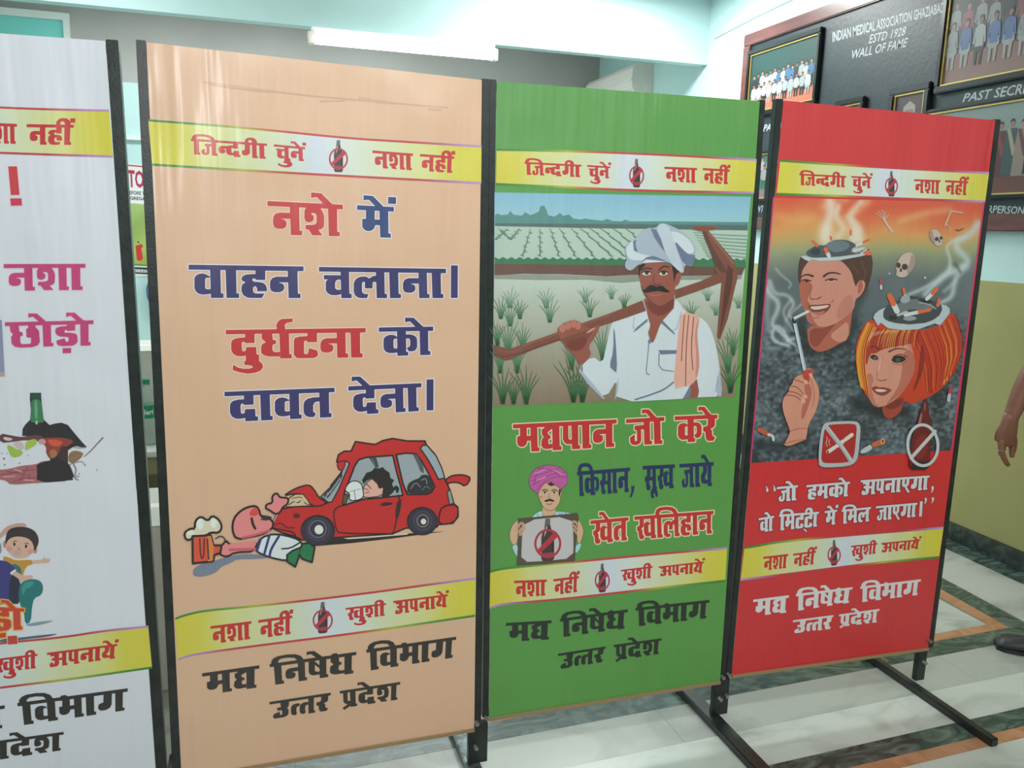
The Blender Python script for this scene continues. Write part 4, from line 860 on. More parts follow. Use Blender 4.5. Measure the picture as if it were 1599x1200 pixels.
for i in range(44):      # right fall of hair
    t = i / 43; x0 = 900 + t * 395; y0 = 868 - 110 * max(0, t - .55) * 2; x1 = 1040 + 245 * t; y1 = 1270 - 130 * t * t * 1.2
    c = rr.choice([(214, 72, 44), (176, 40, 34), (236, 160, 62), (206, 62, 40), (150, 34, 34), (222, 96, 48), (196, 50, 38)])
    if t < .22: continue
    k.taper([(x0, y0), ((x0 + x1) / 2 + 24 + 34 * t, (y0 + y1) / 2), (x1, y1 + rr.uniform(-20, 20))], rr.uniform(2, 5), rr.uniform(5, 9), c, 1)
for i in range(30):      # fringe
    t = i / 29; x0 = 775 + t * 300; x1 = 722 + t * 330; c = rr.choice([(226, 110, 50), (170, 44, 36), (238, 176, 80), (206, 70, 44), (150, 40, 38)])
    k.taper([(x0, 842 + 18 * math.sin(t * 3.1)), ((x0 + x1) / 2 - 8, 900), (x1, 968 + rr.uniform(-20, 20))], 5, 2, c, 1)
for i in range(16):      # left fall
    t = i / 15; x0 = 742 + t * 40; c = rr.choice([(240, 160, 40), (180, 44, 34), (226, 92, 44), (240, 190, 60)])
    k.taper([(x0, 815 + 12 * t), (676 + t * 52, 960), (674 + t * 50, 1100), (700 + t * 50, 1220 + 40 * t)], 3, 6, c, 2)
k.poly('1085,930 1100,1040 1080,1140 1050,1210 1020,1260 1060,1130 1070,1020', (140, 36, 34), 1)
# ashtray 2
k.poly('776,786 786,762 812,738 866,716 850,750 850,790 900,812 1000,828 1100,818 1150,800 1190,770 1206,735 1200,700 1232,708 1254,728 1256,756 1196,834 1160,822 1060,858 960,864 870,852 824,818 806,836', (190, 196, 204), 0, (120, 124, 130), .5)
k.poly('836,770 845,730 880,700 930,690 965,640 1010,650 1060,655 1150,680 1190,700 1206,735 1190,770 1150,800 1060,822 960,826 880,812 846,795', (66, 70, 76), 1)
k.poly('900,720 960,680 1050,665 1130,690 1170,730 1100,740 1000,730 950,760', (112, 116, 120), 2); k.poly('940,680 960,645 1000,640 1010,680 970,700', (160, 166, 170), 1); k.poly('950,790 1010,770 1060,790 1000,810', (150, 154, 158), 2); k.poly('1040,670 1110,700 1150,690 1120,670', (40, 42, 46), 1); k.poly('870,770 930,770 920,800 880,800', (40, 42, 46), 1); k.stroke('1060,690 1120,700 1170,730', 5, (180, 184, 188))
butt(878, 648, 925, 745, 34, .52); butt(966, 606, 974, 636, 20, .9); butt(1172, 608, 1112, 668, 24, .42); butt(1186, 672, 1180, 708, 20, .95); butt(1128, 736, 976, 768, 22, .42); k.stroke('930,770 985,750', 16, (186, 190, 194))
# hand with a cigarette
k.at(1150, 560, 4.569)
k.stroke('418,-255 492,92', 24, (206, 214, 226), 0); k.stroke('426,-250 498,90', 7, (160, 170, 190), 0); k.oval(417, -258, 13, 10, (44, 40, 42))
k.poly('342,612 378,545 384,515 355,440 332,370 328,310 350,262 375,238 380,200 402,180 408,146 440,122 480,108 484,82 520,68 552,76 555,98 540,112 562,150 588,200 596,262 585,335 560,400 530,450 512,490 505,555 495,582 430,606 390,624 350,626', (218, 146, 124), 1, (110, 60, 50), .5)
k.poly('480,190 520,170 545,240 520,330 480,440 462,430 470,340 500,280', (190, 104, 86), 2); k.poly('490,82 552,74 556,98 520,110 524,150 516,180 480,140 470,110', (196, 66, 56), 1); k.poly('512,105 545,112 540,150 530,130', (236, 170, 150), 1)
for q in ('380,200 430,200 470,240 500,290', '350,262 400,262 440,280 465,305', '410,150 450,160 500,185 515,160', '375,238 420,240 470,270'): k.stroke(q, 6, (150, 70, 58))
for x, y in ((492, 272), (478, 305), (498, 170)): k.oval(x, y, 18, 15, (228, 164, 142), .6)
k.stroke('520,120 545,180 560,260 545,340', 7, (196, 112, 94)); k.stroke('388,520 440,500 505,500', 7, (190, 108, 90)); k.stroke('342,612 400,590 495,578', 8, (196, 110, 90))
# scattered stubs
k.stroke('165,508 200,525 232,540', 32, (196, 92, 64), 1); k.stroke('232,545 262,552 266,582', 20, (206, 206, 206), 1); k.stroke('985,615 1050,592', 38, (206, 104, 66), 0); k.oval(1045, 592, 14, 22, (226, 170, 130)); k.oval(1046, 592, 7, 13, (120, 66, 44)); k.poly('880,668 910,640 960,612 975,645 930,672 900,680', (196, 200, 202), 1); k.stroke('1530,215 1524,262', 24, (206, 60, 70), 0); k.stroke('1522,262 1516,300', 24, (190, 196, 200), 0)
# no smoking sign
k.poly('588,752 590,640 606,520 622,470 655,452 850,444 884,470 888,520 872,700 850,745 800,770 640,780 600,770', (186, 188, 192), 1, (130, 130, 136), .5)
k.poly('606,735 612,640 624,530 640,485 672,472 840,464 862,486 856,560 846,680 826,730 780,745 640,750', (182, 36, 40), 1)
k.stroke('655,668 702,636', 27, (226, 216, 206), 0); k.stroke('718,626 765,590', 27, (226, 216, 206), 0); k.stroke('782,578 826,545', 27, (226, 216, 206), 0); k.oval(654, 670, 8, 12, (170, 40, 40)); k.stroke('650,630 640,600 652,575 645,560', 4, (226, 200, 190)); k.stroke('668,620 660,595 668,580', 4, (226, 200, 190))
k.stroke('642,486 700,560 760,640 825,740', 30, (196, 196, 200), 0); k.stroke('636,480 820,745', 4, (130, 130, 134), 0)
# crossed bottle
k.poly('1336,308 1352,298 1364,308 1366,330 1376,400 1392,450 1400,500 1388,620 1378,770 1350,795 1260,795 1236,772 1240,660 1262,540 1286,480 1300,430 1318,370 1330,330', (112, 26, 34), 0, (50, 24, 28), .8)
k.poly('1316,400 1330,380 1318,470 1296,500 1302,450', (170, 110, 116), 1); k.poly('1345,310 1352,330 1348,380 1340,370', (160, 100, 104), 1); k.poly('1270,740 1380,735 1378,770 1350,795 1260,795 1240,776', (44, 30, 34)); k.poly('1280,560 1370,540 1360,700 1270,730', (140, 34, 42), 2)
k.oval(1332, 620, 108, 146, (206, 206, 210), -.05, 36, ring=21); k.stroke('1248,712 1420,520', 24, (206, 206, 210), 0)
k.done('smoking_heads_picture', sh4, MT['flex'])
QW, QO = (222, 216, 220), (120, 24, 44)
def comma(x, y, s, up=1): return [[(x + a * s, y + b * s * up) for a, b in P('0,-3 3,-3 3.4,0 2,4 -.6,6.5 -1,5.5 .6,3 0,1')]]
words(B4, sh4, [('ja aa+e', (1213.4, 761), (1246.5, 758), (1245.5, 781.5), (1213, 784.5), QW, QO, 2), ('ha ma ka aa+e', (1259.7, 758), (1328, 752.6), (1326, 775.3), (1258.5, 781.5), QW, QO, 2),
 ('a_ pa na aa ae ga aa', (1344.7, 750.3), (1452.4, 742.8), (1450, 765), (1342.5, 774), QW, QO, 2), (comma(1455, 763, 1.15), QW, QO, 1.4),
 (comma(1197, 765.5, 1.0, -1)+comma(1208.5, 764.5, 1.0, -1), QW, QO, 1.4),
 ('va aa+e', (1185.3, 809.7), (1209.5, 805.6), (1208, 829), (1185, 832.8), QW, QO, 2), ('i ma tta+h tta+I aa', (1217, 804), (1279.4, 799.4), (1277.5, 822.5), (1216, 829.3), QW, QO, 2),
 ('ma+e+n', (1288.3, 798.5), (1308, 796), (1306, 819.3), (1287, 821.5), QW, QO, 2), ('i ma la', (1315, 796.6), (1360.7, 792), (1359, 814.5), (1314, 818.8), QW, QO, 2),
 ('ja aa ae ga aa', (1368.2, 791), (1433.3, 785.4), (1431, 807.3), (1367, 814), QW, QO, 2), ([[(1437, 783.5), (1441.5, 783), (1440, 807), (1435.5, 807.3)]], QW, QO, 1.6),
 (comma(1444.5, 781, 1.05)+comma(1455.5, 780, 1.05), QW, QO, 1.4)])

# ---------- banner 1
PKC = (206, 62, 120)
words(B1, sh1, [([[(13.2, 260), (27, 260), (31, 304.5), (17.5, 304.8)]], (214, 60, 66), (240, 210, 212), 2), ([[(16.5, 310), (34, 310), (35, 321), (17.5, 321.5)]], (212, 56, 84), (240, 210, 212), 2),
 ('na sha aa', (6.3, 412.6), (134, 412.3), (133.5, 453), (6.5, 454.5), PKC, (238, 208, 220), 2), ('cha aa+e dda aa+e', (8, 503.6), (146.5, 500.4), (145.5, 539.8), (9, 543), PKC, (238, 208, 220), 2)])
k = inks(B1, 2); k.at(0, 570, 6.0)
k.poly('-260,-420 20,-420 48,110 -240,120', (150, 146, 180)); k.poly('-240,80 46,70 48,110 -238,120', (196, 160, 150))
k.poly('284,262 388,262 390,320 400,420 412,510 440,540 468,565 520,550 580,543 640,565 700,640 760,710 815,770 800,780 720,762 690,770 640,800 640,960 690,1080 340,1110 350,960 470,900 480,800 420,690 210,665 215,600 240,560 285,515 292,420 282,320', (50, 42, 44))
k.poly('292,325 386,322 398,430 410,505 425,535 345,550 280,530 296,430', (66, 128, 88), 1); k.poly('284,262 388,262 390,320 288,322', (44, 76, 60)); k.poly('325,330 352,330 358,500 330,520', (110, 166, 124), 2); k.stroke('345,530 345,552', 18, (190, 200, 170), 0)
k.poly('360,690 520,680 640,690 700,720 640,760 560,800 540,860 470,890 430,820 440,770', (156, 64, 56), 2); k.poly('440,700 520,700 600,720 560,770 480,760', (220, 88, 66), 2); k.poly('460,800 530,790 540,850 480,885', (170, 122, 72), 2); k.poly('650,820 720,800 790,830 760,880 680,930 640,900', (150, 112, 82), 2); k.poly('560,760 640,760 640,900 600,980 560,900', (74, 46, 44), 2)
k.poly('0,640 120,665 220,680 360,650 420,690 400,720 240,705 140,720 0,735', (110, 66, 72), 1); k.poly('30,672 130,690 100,715 40,705', (226, 196, 196), 2); k.poly('110,730 210,715 235,790 180,800', (214, 188, 192), 2); k.poly('250,712 345,690 350,740 300,775 240,808 235,770', (172, 196, 74), 1); k.poly('60,750 110,760 150,790 218,808 210,850 130,872 100,850', (164, 190, 76), 1)
k.poly('360,700 420,690 440,740 370,750', (206, 160, 150), 2)
k.poly('-240,975 0,985 100,975 200,945 340,935 400,900 480,905 520,1000 500,1095 340,1108 100,1128 60,1085 0,1075 -240,1080', (178, 104, 108), 1)
k.poly('340,935 480,890 620,900 670,960 700,1084 345,1110 352,980', (48, 38, 40), 1)
for q in ('0,1030 100,1020 220,990 340,985', '120,1100 220,1060 340,1060', '60,1000 150,1010 260,1040', '180,1110 240,1000 260,960', '270,1100 280,1020'): k.stroke(q, 7, (132, 70, 78))
for q in ('40,1050 140,1045', '140,980 200,1000', '230,1080 320,1085'): k.stroke(q, 12, (214, 160, 160))
k.taper('790,862 850,810 900,755 970,680', 7, 10, (96, 78, 76), 1); k.taper('640,940 700,920 770,900 800,940', 6, 4, (110, 84, 80)); k.taper('690,930 720,980 700,1040 745,1050', 9, 5, (90, 72, 70)); k.taper('660,960 700,1060 740,1085', 12, 5, (70, 56, 56)); k.stroke('650,900 780,830', 10, (160, 124, 100)); k.stroke('690,770 730,780 800,775', 8, (170, 150, 140))
for x, y, r in ((40, 880, 9), (48, 935, 7), (186, 922, 6), (912, 985, 6), (265, 850, 5), (20, 830, 5), (70, 830, 5), (800, 940, 6), (745, 1022, 6)): k.oval(x, y, r, r, (110, 88, 90), n=10)
k.done('broken_bottle_picture', sh1, MT['flex'])
k = inks(B1, 2); k.at(0, 740, 4.444); BS = (224, 176, 156)
k.poly('170,1050 260,1030 340,1022 380,1020 330,1040 220,1062', (140, 160, 166), 1); k.poly('0,1150 130,1140 300,1120 420,1110 330,1135 180,1150 0,1176', (84, 104, 110), 1)
k.poly('-60,430 0,420 40,370 100,348 160,342 188,355 185,372 110,372 60,400 20,440 -50,480', (206, 160, 146), 1)
k.poly('-60,460 0,470 14,510 10,560 -60,600', (140, 146, 152), 1); k.poly('20,575 60,580 110,605 200,598 235,604 235,628 180,645 160,720 100,700 30,620', (206, 146, 54), 1); k.poly('90,620 150,650 150,710 120,720 80,660', (58, 110, 120), 1)
k.poly('225,600 300,600 305,572 312,590 352,590 350,612 330,622 270,622 225,628', BS, 1)
k.oval(38, 490, 16, 26, (196, 140, 124)); k.oval(246, 532, 14, 22, (196, 140, 124))
k.poly('42,470 60,420 120,400 200,410 238,450 236,530 205,575 150,592 100,585 60,550 42,510', BS, 2); k.oval(66, 524, 20, 17, (226, 150, 140)); k.oval(212, 540, 20, 17, (226, 150, 140)); k.oval(122, 548, 30, 22, (206, 170, 158)); k.oval(135, 522, 11, 9, (206, 140, 124))
k.poly('38,470 50,400 95,372 175,368 240,392 270,440 270,490 240,545 236,500 215,460 170,440 110,436 70,450 50,475 42,500', (62, 46, 48), 1)
k.oval(102, 490, 8, 12, (40, 28, 30)); k.oval(183, 505, 8, 12, (40, 28, 30)); k.stroke('92,474 108,466 120,470', 5, (90, 60, 56)); k.stroke('174,486 190,482 202,490', 5, (90, 60, 56))
k.poly('-60,600 0,600 60,612 100,650 110,680 70,690 130,760 140,900 60,905 -60,920', (66, 58, 128), 1); k.poly('70,690 150,740 150,905 60,905', (44, 42, 66), 1); k.poly('68,690 110,660 118,676 80,702', (226, 226, 230), 1)
k.poly('85,700 110,675 165,712 220,704 234,720 215,738 160,742 148,762 138,735', BS, 1)
k.poly('150,760 175,742 230,730 285,745 304,790 290,845 240,862 225,920 215,1035 175,1045 170,960 135,900 132,800', (36, 118, 120), 1); k.poly('150,780 190,750 240,745 230,780 180,800 160,860', (64, 148, 146), 2)
k.done('boy_picture', sh1, MT['flex'])
words(B1, sh1, [('dda aa+e', (-18, 948), (38.5, 950.8), (38.5, 983), (-18, 988), (214, 64, 48), (236, 190, 60), 3), ([[(12, 994), (27, 993), (28, 1006), (13, 1007)]], (206, 60, 60), (240, 216, 150), 2)], 60)

# ================================================================== WALL BOARD with framed photographs (right wall)
BX = XW - .035
def wp(x, y, dx=0.0): return onplane(x, y, 0, BX - dx)
class WallInk(Ink):
    def __init__(s, x0): super().__init__(lambda x, y, k: onplane(x, y, 0, x0 - .0005 - k * .00002), 1)
bd = thing('display_board', 'long dark wall board in a red-brown frame, hung high on the right wall', 'board', (XW, 4.0, 1.66))
Y0, Y1, Z0, Z1, FT = 1.2, 5.684, 1.662, 3.075, .085
link('backing', mesh_of(box(XW - .035, XW - .002, Y0 + FT, Y1 - FT, Z0 + FT, Z1 - FT)), MT['slate'], bd)
for a in ((Y0, Y1, Z1 - FT, Z1), (Y0, Y1, Z0, Z0 + FT), (Y0, Y0 + FT, Z0 + FT, Z1 - FT), (Y1 - FT, Y1, Z0 + FT, Z1 - FT)):
    link('frame_rail', mesh_of(box(XW - .055, XW - .002, *a, bev=.006)), MT['frame'], bd)
LT = (184, 194, 196)
def wtext(t, tl, tr, br, bl, bold=.012, shear=.25):
    k = WallInk(BX); latin(k, t, tl, tr, br, bl, LT, shear, bold); k.done('painted_lettering', bd, MT['paper'])
wtext('INDIAN MEDICAL ASSOCIATION GHAZIABAD', (1300, 50), (1475.5, 3), (1475, 19), (1300.5, 66), .02, .1)
wtext('ESTD 1928', (1358, 54.5), (1416, 41), (1414.5, 55), (1357, 68.5)); wtext('WALL OF FAME', (1331, 78.5), (1419, 58.5), (1417, 73), (1330.5, 92.5))
wtext('PAST SECRETARIES', (1505, 146.5), (1668, 118), (1668, 137), (1503, 160)); wtext('PAST PRESIDENTS', (1193, 195), (1275, 181), (1275, 192), (1192, 206))
wtext('WT', (1182, 322), (1194, 321), (1193, 331), (1181, 332)); wtext('CHAIRPERSONS', (1511, 319.5), (1607, 323), (1607, 335), (1511, 332))
def framed(label, y0, y1, z0, z1, art, fr=.035, gold=True):
    t = thing('framed_photograph', label, 'picture', (BX, (y0 + y1) / 2, z0 - fr), 'framed photographs on the wall board')
    for a in ((y0 - fr, y1 + fr, z1, z1 + fr), (y0 - fr, y1 + fr, z0 - fr, z0), (y0 - fr, y0, z0, z1), (y1, y1 + fr, z0, z1)):
        link('frame_side', mesh_of(box(BX - .03, BX - .0006, *a, bev=.006)), MT['pframe'], t)
    bm = bmesh.new(); g_ = .008
    for a in ((y0, y1, z1 - g_, z1), (y0, y1, z0, z0 + g_), (y0, y0 + g_, z0 + g_, z1 - g_), (y1 - g_, y1, z0 + g_, z1 - g_)): box(BX - .02, BX - .012, *a, bm=bm)
    link('gold_bead', mesh_of(bm), MT['gold'], t)
    k = Ink(lambda u, v, kk: np.array([BX - .010 - kk * .00003, y1 - u * (y1 - y0), z1 - v * (z1 - z0)]), 1)
    art(k); k.done('photo_print', t, MT['paper'])
    return t
rp_ = random.Random(11)
def rect(k, x0, y0, x1, y1, c, c2=None):
    k.k += 1; k.put([(x0, y0), (x1, y0), (x1, y1), (x0, y1)], [(0, 1, 2), (0, 2, 3)], [c, c, c2 or c, c2 or c])
def fig(k, x, yh, s, body, legs, asp, seated=False, sari=False):
    """one printed person: x centre, yh head height, s size in picture heights"""
    w_ = s * asp; sk = rp_.choice([(150, 104, 84), (130, 90, 72), (166, 120, 96)])
    def q(st): return [(x + a * w_, yh + b * s) for a, b in P(st)]
    k.k += 1
    if sari: k.fill(q('-.16,.12 .16,.12 .24,.4 .22,1.25 -.22,1.25 -.2,.5'), body); k.k += 1; k.fill(q('-.16,.12 -.05,.12 .2,.7 .1,.8'), legs)
    else:
        if seated: k.fill(q('-.17,.45 .17,.45 .2,.62 .14,.66 .12,.98 .04,.98 .04,.7 -.04,.7 -.04,.98 -.12,.98 -.14,.66 -.2,.62'), legs)
        else: k.fill(q('-.13,.5 .13,.5 .11,1.1 -.11,1.1'), legs)
        k.k += 1; k.fill(q('-.06,.1 .06,.1 .17,.16 .22,.5 .16,.52 .13,.3 .13,.58 -.13,.58 -.13,.3 -.16,.52 -.22,.5 -.17,.16'), body)
    k.k += 1; k.fill([(x + .07 * w_ * math.cos(a), yh + .09 * s * math.sin(a)) for a in [i * math.pi / 5 for i in range(10)]], sk)
    k.k += 1; k.fill(q('-.075,0 -.07,-.08 0,-.12 .07,-.08 .075,0 .04,-.05 -.04,-.05'), (36, 32, 32))
def art_group1(k):
    rect(k, 0, 0, 1, .8, (34, 66, 64), (44, 72, 70)); rect(k, 0, .76, 1, 1, (184, 104, 84), (190, 110, 88))
    for i in range(14): fig(k, .07 + i * .066, .40 - .02 * (i % 3), .36, rp_.choice([(66, 104, 140), (160, 166, 164), (172, 174, 170), (46, 48, 54), (150, 150, 150)]), (40, 42, 46), .62)
    for i in range(11): fig(k, .08 + i * .082, .55, .33, rp_.choice([(176, 178, 176), (166, 170, 166), (150, 158, 160)]), rp_.choice([(150, 152, 150), (44, 46, 50)]), .62, seated=True)
def art_group2(k):
    rect(k, 0, 0, 1, .72, (34, 40, 44), (40, 48, 52)); rect(k, 0, .7, 1, 1, (120, 78, 72), (136, 108, 100))
    for i in range(12): fig(k, .05 + i * .082, .22 + .03 * (i % 2), .42, rp_.choice([(130, 132, 134), (40, 44, 50), (120, 116, 120), (130, 66, 74)]), (34, 36, 40), .42)
    for i in range(11): fig(k, .045 + i * .088, .42, .44, rp_.choice([(150, 154, 154), (62, 92, 140), (40, 42, 48), (128, 132, 134)]), rp_.choice([(140, 142, 140), (36, 38, 42)]), .42, seated=True)
def art_women(k):
    rect(k, 0, 0, 1, .78, (128, 142, 142), (120, 132, 132)); rect(k, 0, .77, 1, 1, (92, 56, 52), (106, 66, 60))
    cs = [((40, 38, 42), (56, 48, 52)), ((150, 156, 152), (166, 170, 164)), ((88, 40, 46), (120, 58, 60)), ((52, 74, 72), (150, 142, 126)), ((134, 118, 110), (96, 56, 64))]
    for i in range(17): fig(k, .03 + i * .0585, .24 + .015 * (i % 2), .44, *cs[i % 5], .38, sari=True)
def art_women2(k):
    rect(k, 0, 0, 1, .8, (74, 90, 88), (60, 110, 92)); rect(k, 0, .78, 1, 1, (120, 100, 104), (126, 106, 108))
    for i in range(9): fig(k, .06 + i * .11, .12, .42, (150, 146, 150), (44, 92, 74), .5); fig(k, .1 + i * .11, .3, .5, (140, 136, 142), (40, 88, 70), .5, seated=True)
def art_port(c):
    def f(k):
        rect(k, 0, 0, 1, 1, (84, 64, 70), (70, 56, 62)); k.k += 1; k.fill([(a, b) for a, b in P('.12,1 .2,.74 .4,.64 .6,.64 .8,.74 .88,1')], c)
        k.k += 1; k.fill([(.5 + .19 * math.cos(a), .42 + .24 * math.sin(a)) for a in [i * math.pi / 8 for i in range(16)]], (150, 108, 92))
        k.k += 1; k.fill(P('.3,.42 .3,.24 .5,.14 .7,.24 .7,.42 .62,.3 .38,.3'), (150, 146, 144)); k.k += 1; k.fill(P('.4,.4 .46,.4 .46,.43 .4,.43'), (40, 30, 30)); k.k += 1; k.fill(P('.54,.4 .6,.4 .6,.43 .54,.43'), (40, 30, 30)); k.k += 1; k.fill(P('.44,.54 .56,.54 .5,.57'), (120, 60, 56))
    return f
framed('framed group photo on green, left of the words WALL OF FAME', 4.815, 5.575, 2.50, 2.915, art_group1)
framed('large framed group photo of seated men above the words PAST SECRETARIES', 2.75, 3.745, 2.425, 2.93, art_group2)
zt = onplane(1500, 171, 0, BX)[2]; zb = onplane(1575, 304, 0, BX)[2]
framed('framed photo of women in saris, right of the red banner above the word CHAIRPERSONS', 2.72, 3.80, zb, zt, art_women, .02)
pa = onplane(1402, 150, 0, BX); pb = onplane(1449, 143, 0, BX)
framed('small framed portrait showing a grey-haired head above the red banner', pb[1], pa[1], pa[2] - .3, pa[2], art_port((60, 60, 66)), .04)
pa = onplane(1325, 165, 0, BX); pb = onplane(1348, 161, 0, BX)
framed('small framed portrait barely rising above the red banner, left of the grey-haired one', pb[1], pa[1] + .06, pa[2] - .3, pa[2], art_port((90, 90, 96)), .035)
pa = onplane(1184, 242, 0, BX); pb = onplane(1201, 310, 0, BX)
framed('framed photo glimpsed in the gap between green and red banners', 4.8, 5.55, pb[2], pa[2], art_women2, .02)
# loose cable above the board
bm = bmesh.new(); pts = [Vector((XW - .012, a, b)) for a, b in ((6.2, 3.16), (5.6, 3.2), (5.1, 3.22), (4.85, 3.26), (4.7, 3.33), (4.62, 3.31), (4.5, 3.3), (4.2, 3.33))]
for a, b in zip(pts, pts[1:]): cyl(a, b, .004, 8, bm)
cb = link('wall_cable', mesh_of(bm), MT['white']); cb['label'] = 'thin pale cable looping along the wall above the dark board'; cb['category'] = 'cable'

# ================================================================== TUBE LIGHT on the beam, split AC in the recess
def on_beam(x, y): return onplane(x, y, 1, 6.2)
a = on_beam(482, 57); b = on_beam(778, 86); zc = (a[2] + b[2]) / 2
tl = thing('tube_light', 'glowing fluorescent tube light fixed along the bottom of the beam', 'lamp', ((a[0] + b[0]) / 2, 6.24, zc - .03))
link('batten', mesh_of(box(a[0], b[0], 6.235, 6.281, zc + .0, zc + .05, .004)), MT['white'], tl)
for x in (a[0], b[0] - .05): link('lamp_holder', mesh_of(box(x, x + .05, 6.19, 6.236, zc - .045, zc + .04, .006)), MT['plastic'], tl)
link('tube', mesh_of(cyl((a[0] + .05, 6.205, zc - .012), (b[0] - .05, 6.205, zc - .012), .03, 20), True), MT['tube'], tl)
link('reflector', mesh_of(box(a[0] + .02, b[0] - .02, 6.21, 6.234, zc + .045, zc + .075, .003)), MT['white'], tl)
ac = thing('air_conditioner', 'cream wall-mounted air conditioner in the recess behind the beam', 'air conditioner', (XW, 7.8, 2.85))
bm = bmesh.new(); prof = [(0, 3.14), (-.17, 3.14), (-.205, 3.10), (-.215, 3.0), (-.205, 2.93), (-.16, 2.86), (-.06, 2.84), (0, 2.84)]
A_ = [bm.verts.new((XW - .001 + x, 7.24, z)) for x, z in prof]; B_ = [bm.verts.new((XW - .001 + x, 8.35, z)) for x, z in prof]
bm.faces.new(A_); bm.faces.new(B_[::-1])
for i in range(len(prof)): bm.faces.new((A_[i], B_[i], B_[(i + 1) % 8], A_[(i + 1) % 8]))
link('casing', mesh_of(bm), MT['plastic'], ac)
link('louvre', mesh_of(bar((XW - .19, 7.30, 2.895), (XW - .19, 8.28, 2.895), .012, .05, up=(.7, 0, .7))), MT['plasticd'], ac)
link('trim_strip', mesh_of(bar((XW - .218, 7.25, 3.0), (XW - .218, 8.34, 3.0), .006, .015)), MT['white'], ac)

# ================================================================== seen through the gap between the first two banners
ps = thing('notice_poster', 'waste segregation poster with red letters and a red bin on green, in the gap', 'poster', (-.7, YB - .012, 1.0))
pz0 = onplane(212, 432, 1, YB)[2]; pz1 = onplane(200, 256, 1, YB)[2]; px0, px1 = -1.06, -.32
link('sheet', mesh_of(box(px0, px1, YB - .016, YB - .0125, pz0, pz1)), new_mat('poster_paper', (226, 226, 226), .5), ps)
k = Ink(lambda x, y, kk: onplane(x, y, 1, YB - .0165 - kk * .0002), 1)
def wx(x, y=300): return onplane(x, y, 1, YB)
k.poly([(193, 256.5), (262, 263), (262, 265), (193, 258.5)], (190, 60, 70))
latin(k, 'TODAY', (199.5, 265), (262, 270), (262, 296), (201, 293), (176, 44, 84), 0, .03)
latin(k, 'BEFORE YOU THROW', (199, 298), (262, 300), (262, 306), (199.5, 304), (60, 60, 60), 0, .02); latin(k, 'SEGREGATE WASTE', (196, 306.5), (262, 309), (262, 314), (197, 312), (60, 60, 60), 0, .02)
k.quadgrid([(197, 317), (264, 322), (268, 416), (203, 412)], 8, 10, lambda u, v, X, Y: lerp((150, 176, 104), (160, 178, 88), v) + 10 * np.sin(9 * v + 5 * u)[..., None])
k.poly('212,384 222,381 224,386 221,388 224,404 220,408 214,406 213,392', (206, 52, 52)); k.poly('215.5,377 217.5,377 217.5,380 215.5,380', (40, 40, 40)); k.poly('203,412 268,416 268,418 203,414', (90, 130, 50))
k.poly('204,417 268,420 268,424 204,419.5', (40, 44, 44)); k.poly('205,425 268,428 268,430 205,427', (40, 44, 44)); latin(k, 'SCHOOL', (206, 420.5), (250, 423), (250, 427), (206, 424.5), (120, 124, 124))
k.done('print', ps, MT['paper'])
cl = thing('hanging_cloth', 'blue-grey cloth hanging from a hook below the poster, behind the peach banner', 'cloth', (-.75, YB - .08, .85))
bm = bmesh.new(); N = 12
for j in range(7):
    for i in range(N + 1):
        u = i / N; z = 1.2 - j * .07; wd = .06 + .22 * (1 - abs(j - 3.4) / 5.0)
        bm.verts.new((-.74 + (u - .5) * wd, YB - .10 + .02 * math.sin(u * 14 + j * .3) - .01, z))
bm.verts.ensure_lookup_table()
for j in range(6):
    for i in range(N): a = j * (N + 1) + i; bm.faces.new([bm.verts[q] for q in (a, a + 1, a + N + 2, a + N + 1)])
o = link('cloth', mesh_of(bm, True), MT['cloth'], cl); md = o.modifiers.new('s', 'SOLIDIFY'); md.thickness = .006
link('hook', mesh_of(cyl((-.74, YB - .11, 1.2), (-.74, YB - .014, 1.2), .006, 10)), MT['steel'], cl)
TZ = .598
tb = thing('side_table', 'cream table in the gap between the two left banners, carrying the water bottle', 'table', (-.45, 4.2, 0))
link('table_top', mesh_of(box(-1.0, .15, 3.86, 4.66, TZ - .025, TZ, .004)), MT['carton'], tb)
link('apron', mesh_of(box(-.97, .12, 3.885, 3.905, TZ - .11, TZ - .025)), MT['olive'], tb)
for x in (-.95, .07):
    for y in (3.9, 4.6): link('leg', mesh_of(box(x, x + .04, y, y + .04, 0, TZ - .025)), MT['carton'], tb)
link('modesty_panel', mesh_of(box(-.91, .07, 4.3, 4.32, .05, TZ - .025)), MT['olive'], tb)
def carton(label, x0, x1, y0, y1, z0, z1):
    t = thing('carton', label, 'box', ((x0 + x1) / 2, (y0 + y1) / 2, z0))
    link('box_body', mesh_of(box(x0, x1, y0, y1, z0, z1, .003)), MT['carton'], t)
    for a in (y0 + .002, (y0 + y1) / 2 + .001): link('flap', mesh_of(box(x0 + .002, x1 - .002, a, a + (y1 - y0) / 2 - .003, z1, z1 + .003)), MT['carton'], t)
    link('tape', mesh_of(box(x0 + .004, x1 - .004, (y0 + y1) / 2 - .025, (y0 + y1) / 2 + .025, z1 + .0031, z1 + .0036)), MT['plastic'], t)
carton('white carton standing on the cream table behind the water bottle', -.80, -.2, 4.2, 4.6, TZ, 1.0)
carton('white carton on the floor in front of the cream table', -.66, -.16, 2.86, 3.3, 0.001, .60)
bt = thing('water_bottle', 'clear plastic water bottle with green cap and green label on the cream table', 'bottle', (-.437, 4.0, TZ))
link('bottle_body', mesh_of(lathe([(.030, .001), (.036, .006), (.037, .03), (.0355, .05), (.037, .07), (.037, .205), (.034, .225), (.025, .25), (.0145, .268), (.0135, .285)], (-.437, 4.0, TZ), 28), True), MT['clear'], bt)
link('cap', mesh_of(lathe([(.0155, .283), (.0165, .286), (.0165, .303), (.015, .306)], (-.437, 4.0, TZ), 20)), MT['cap'], bt)
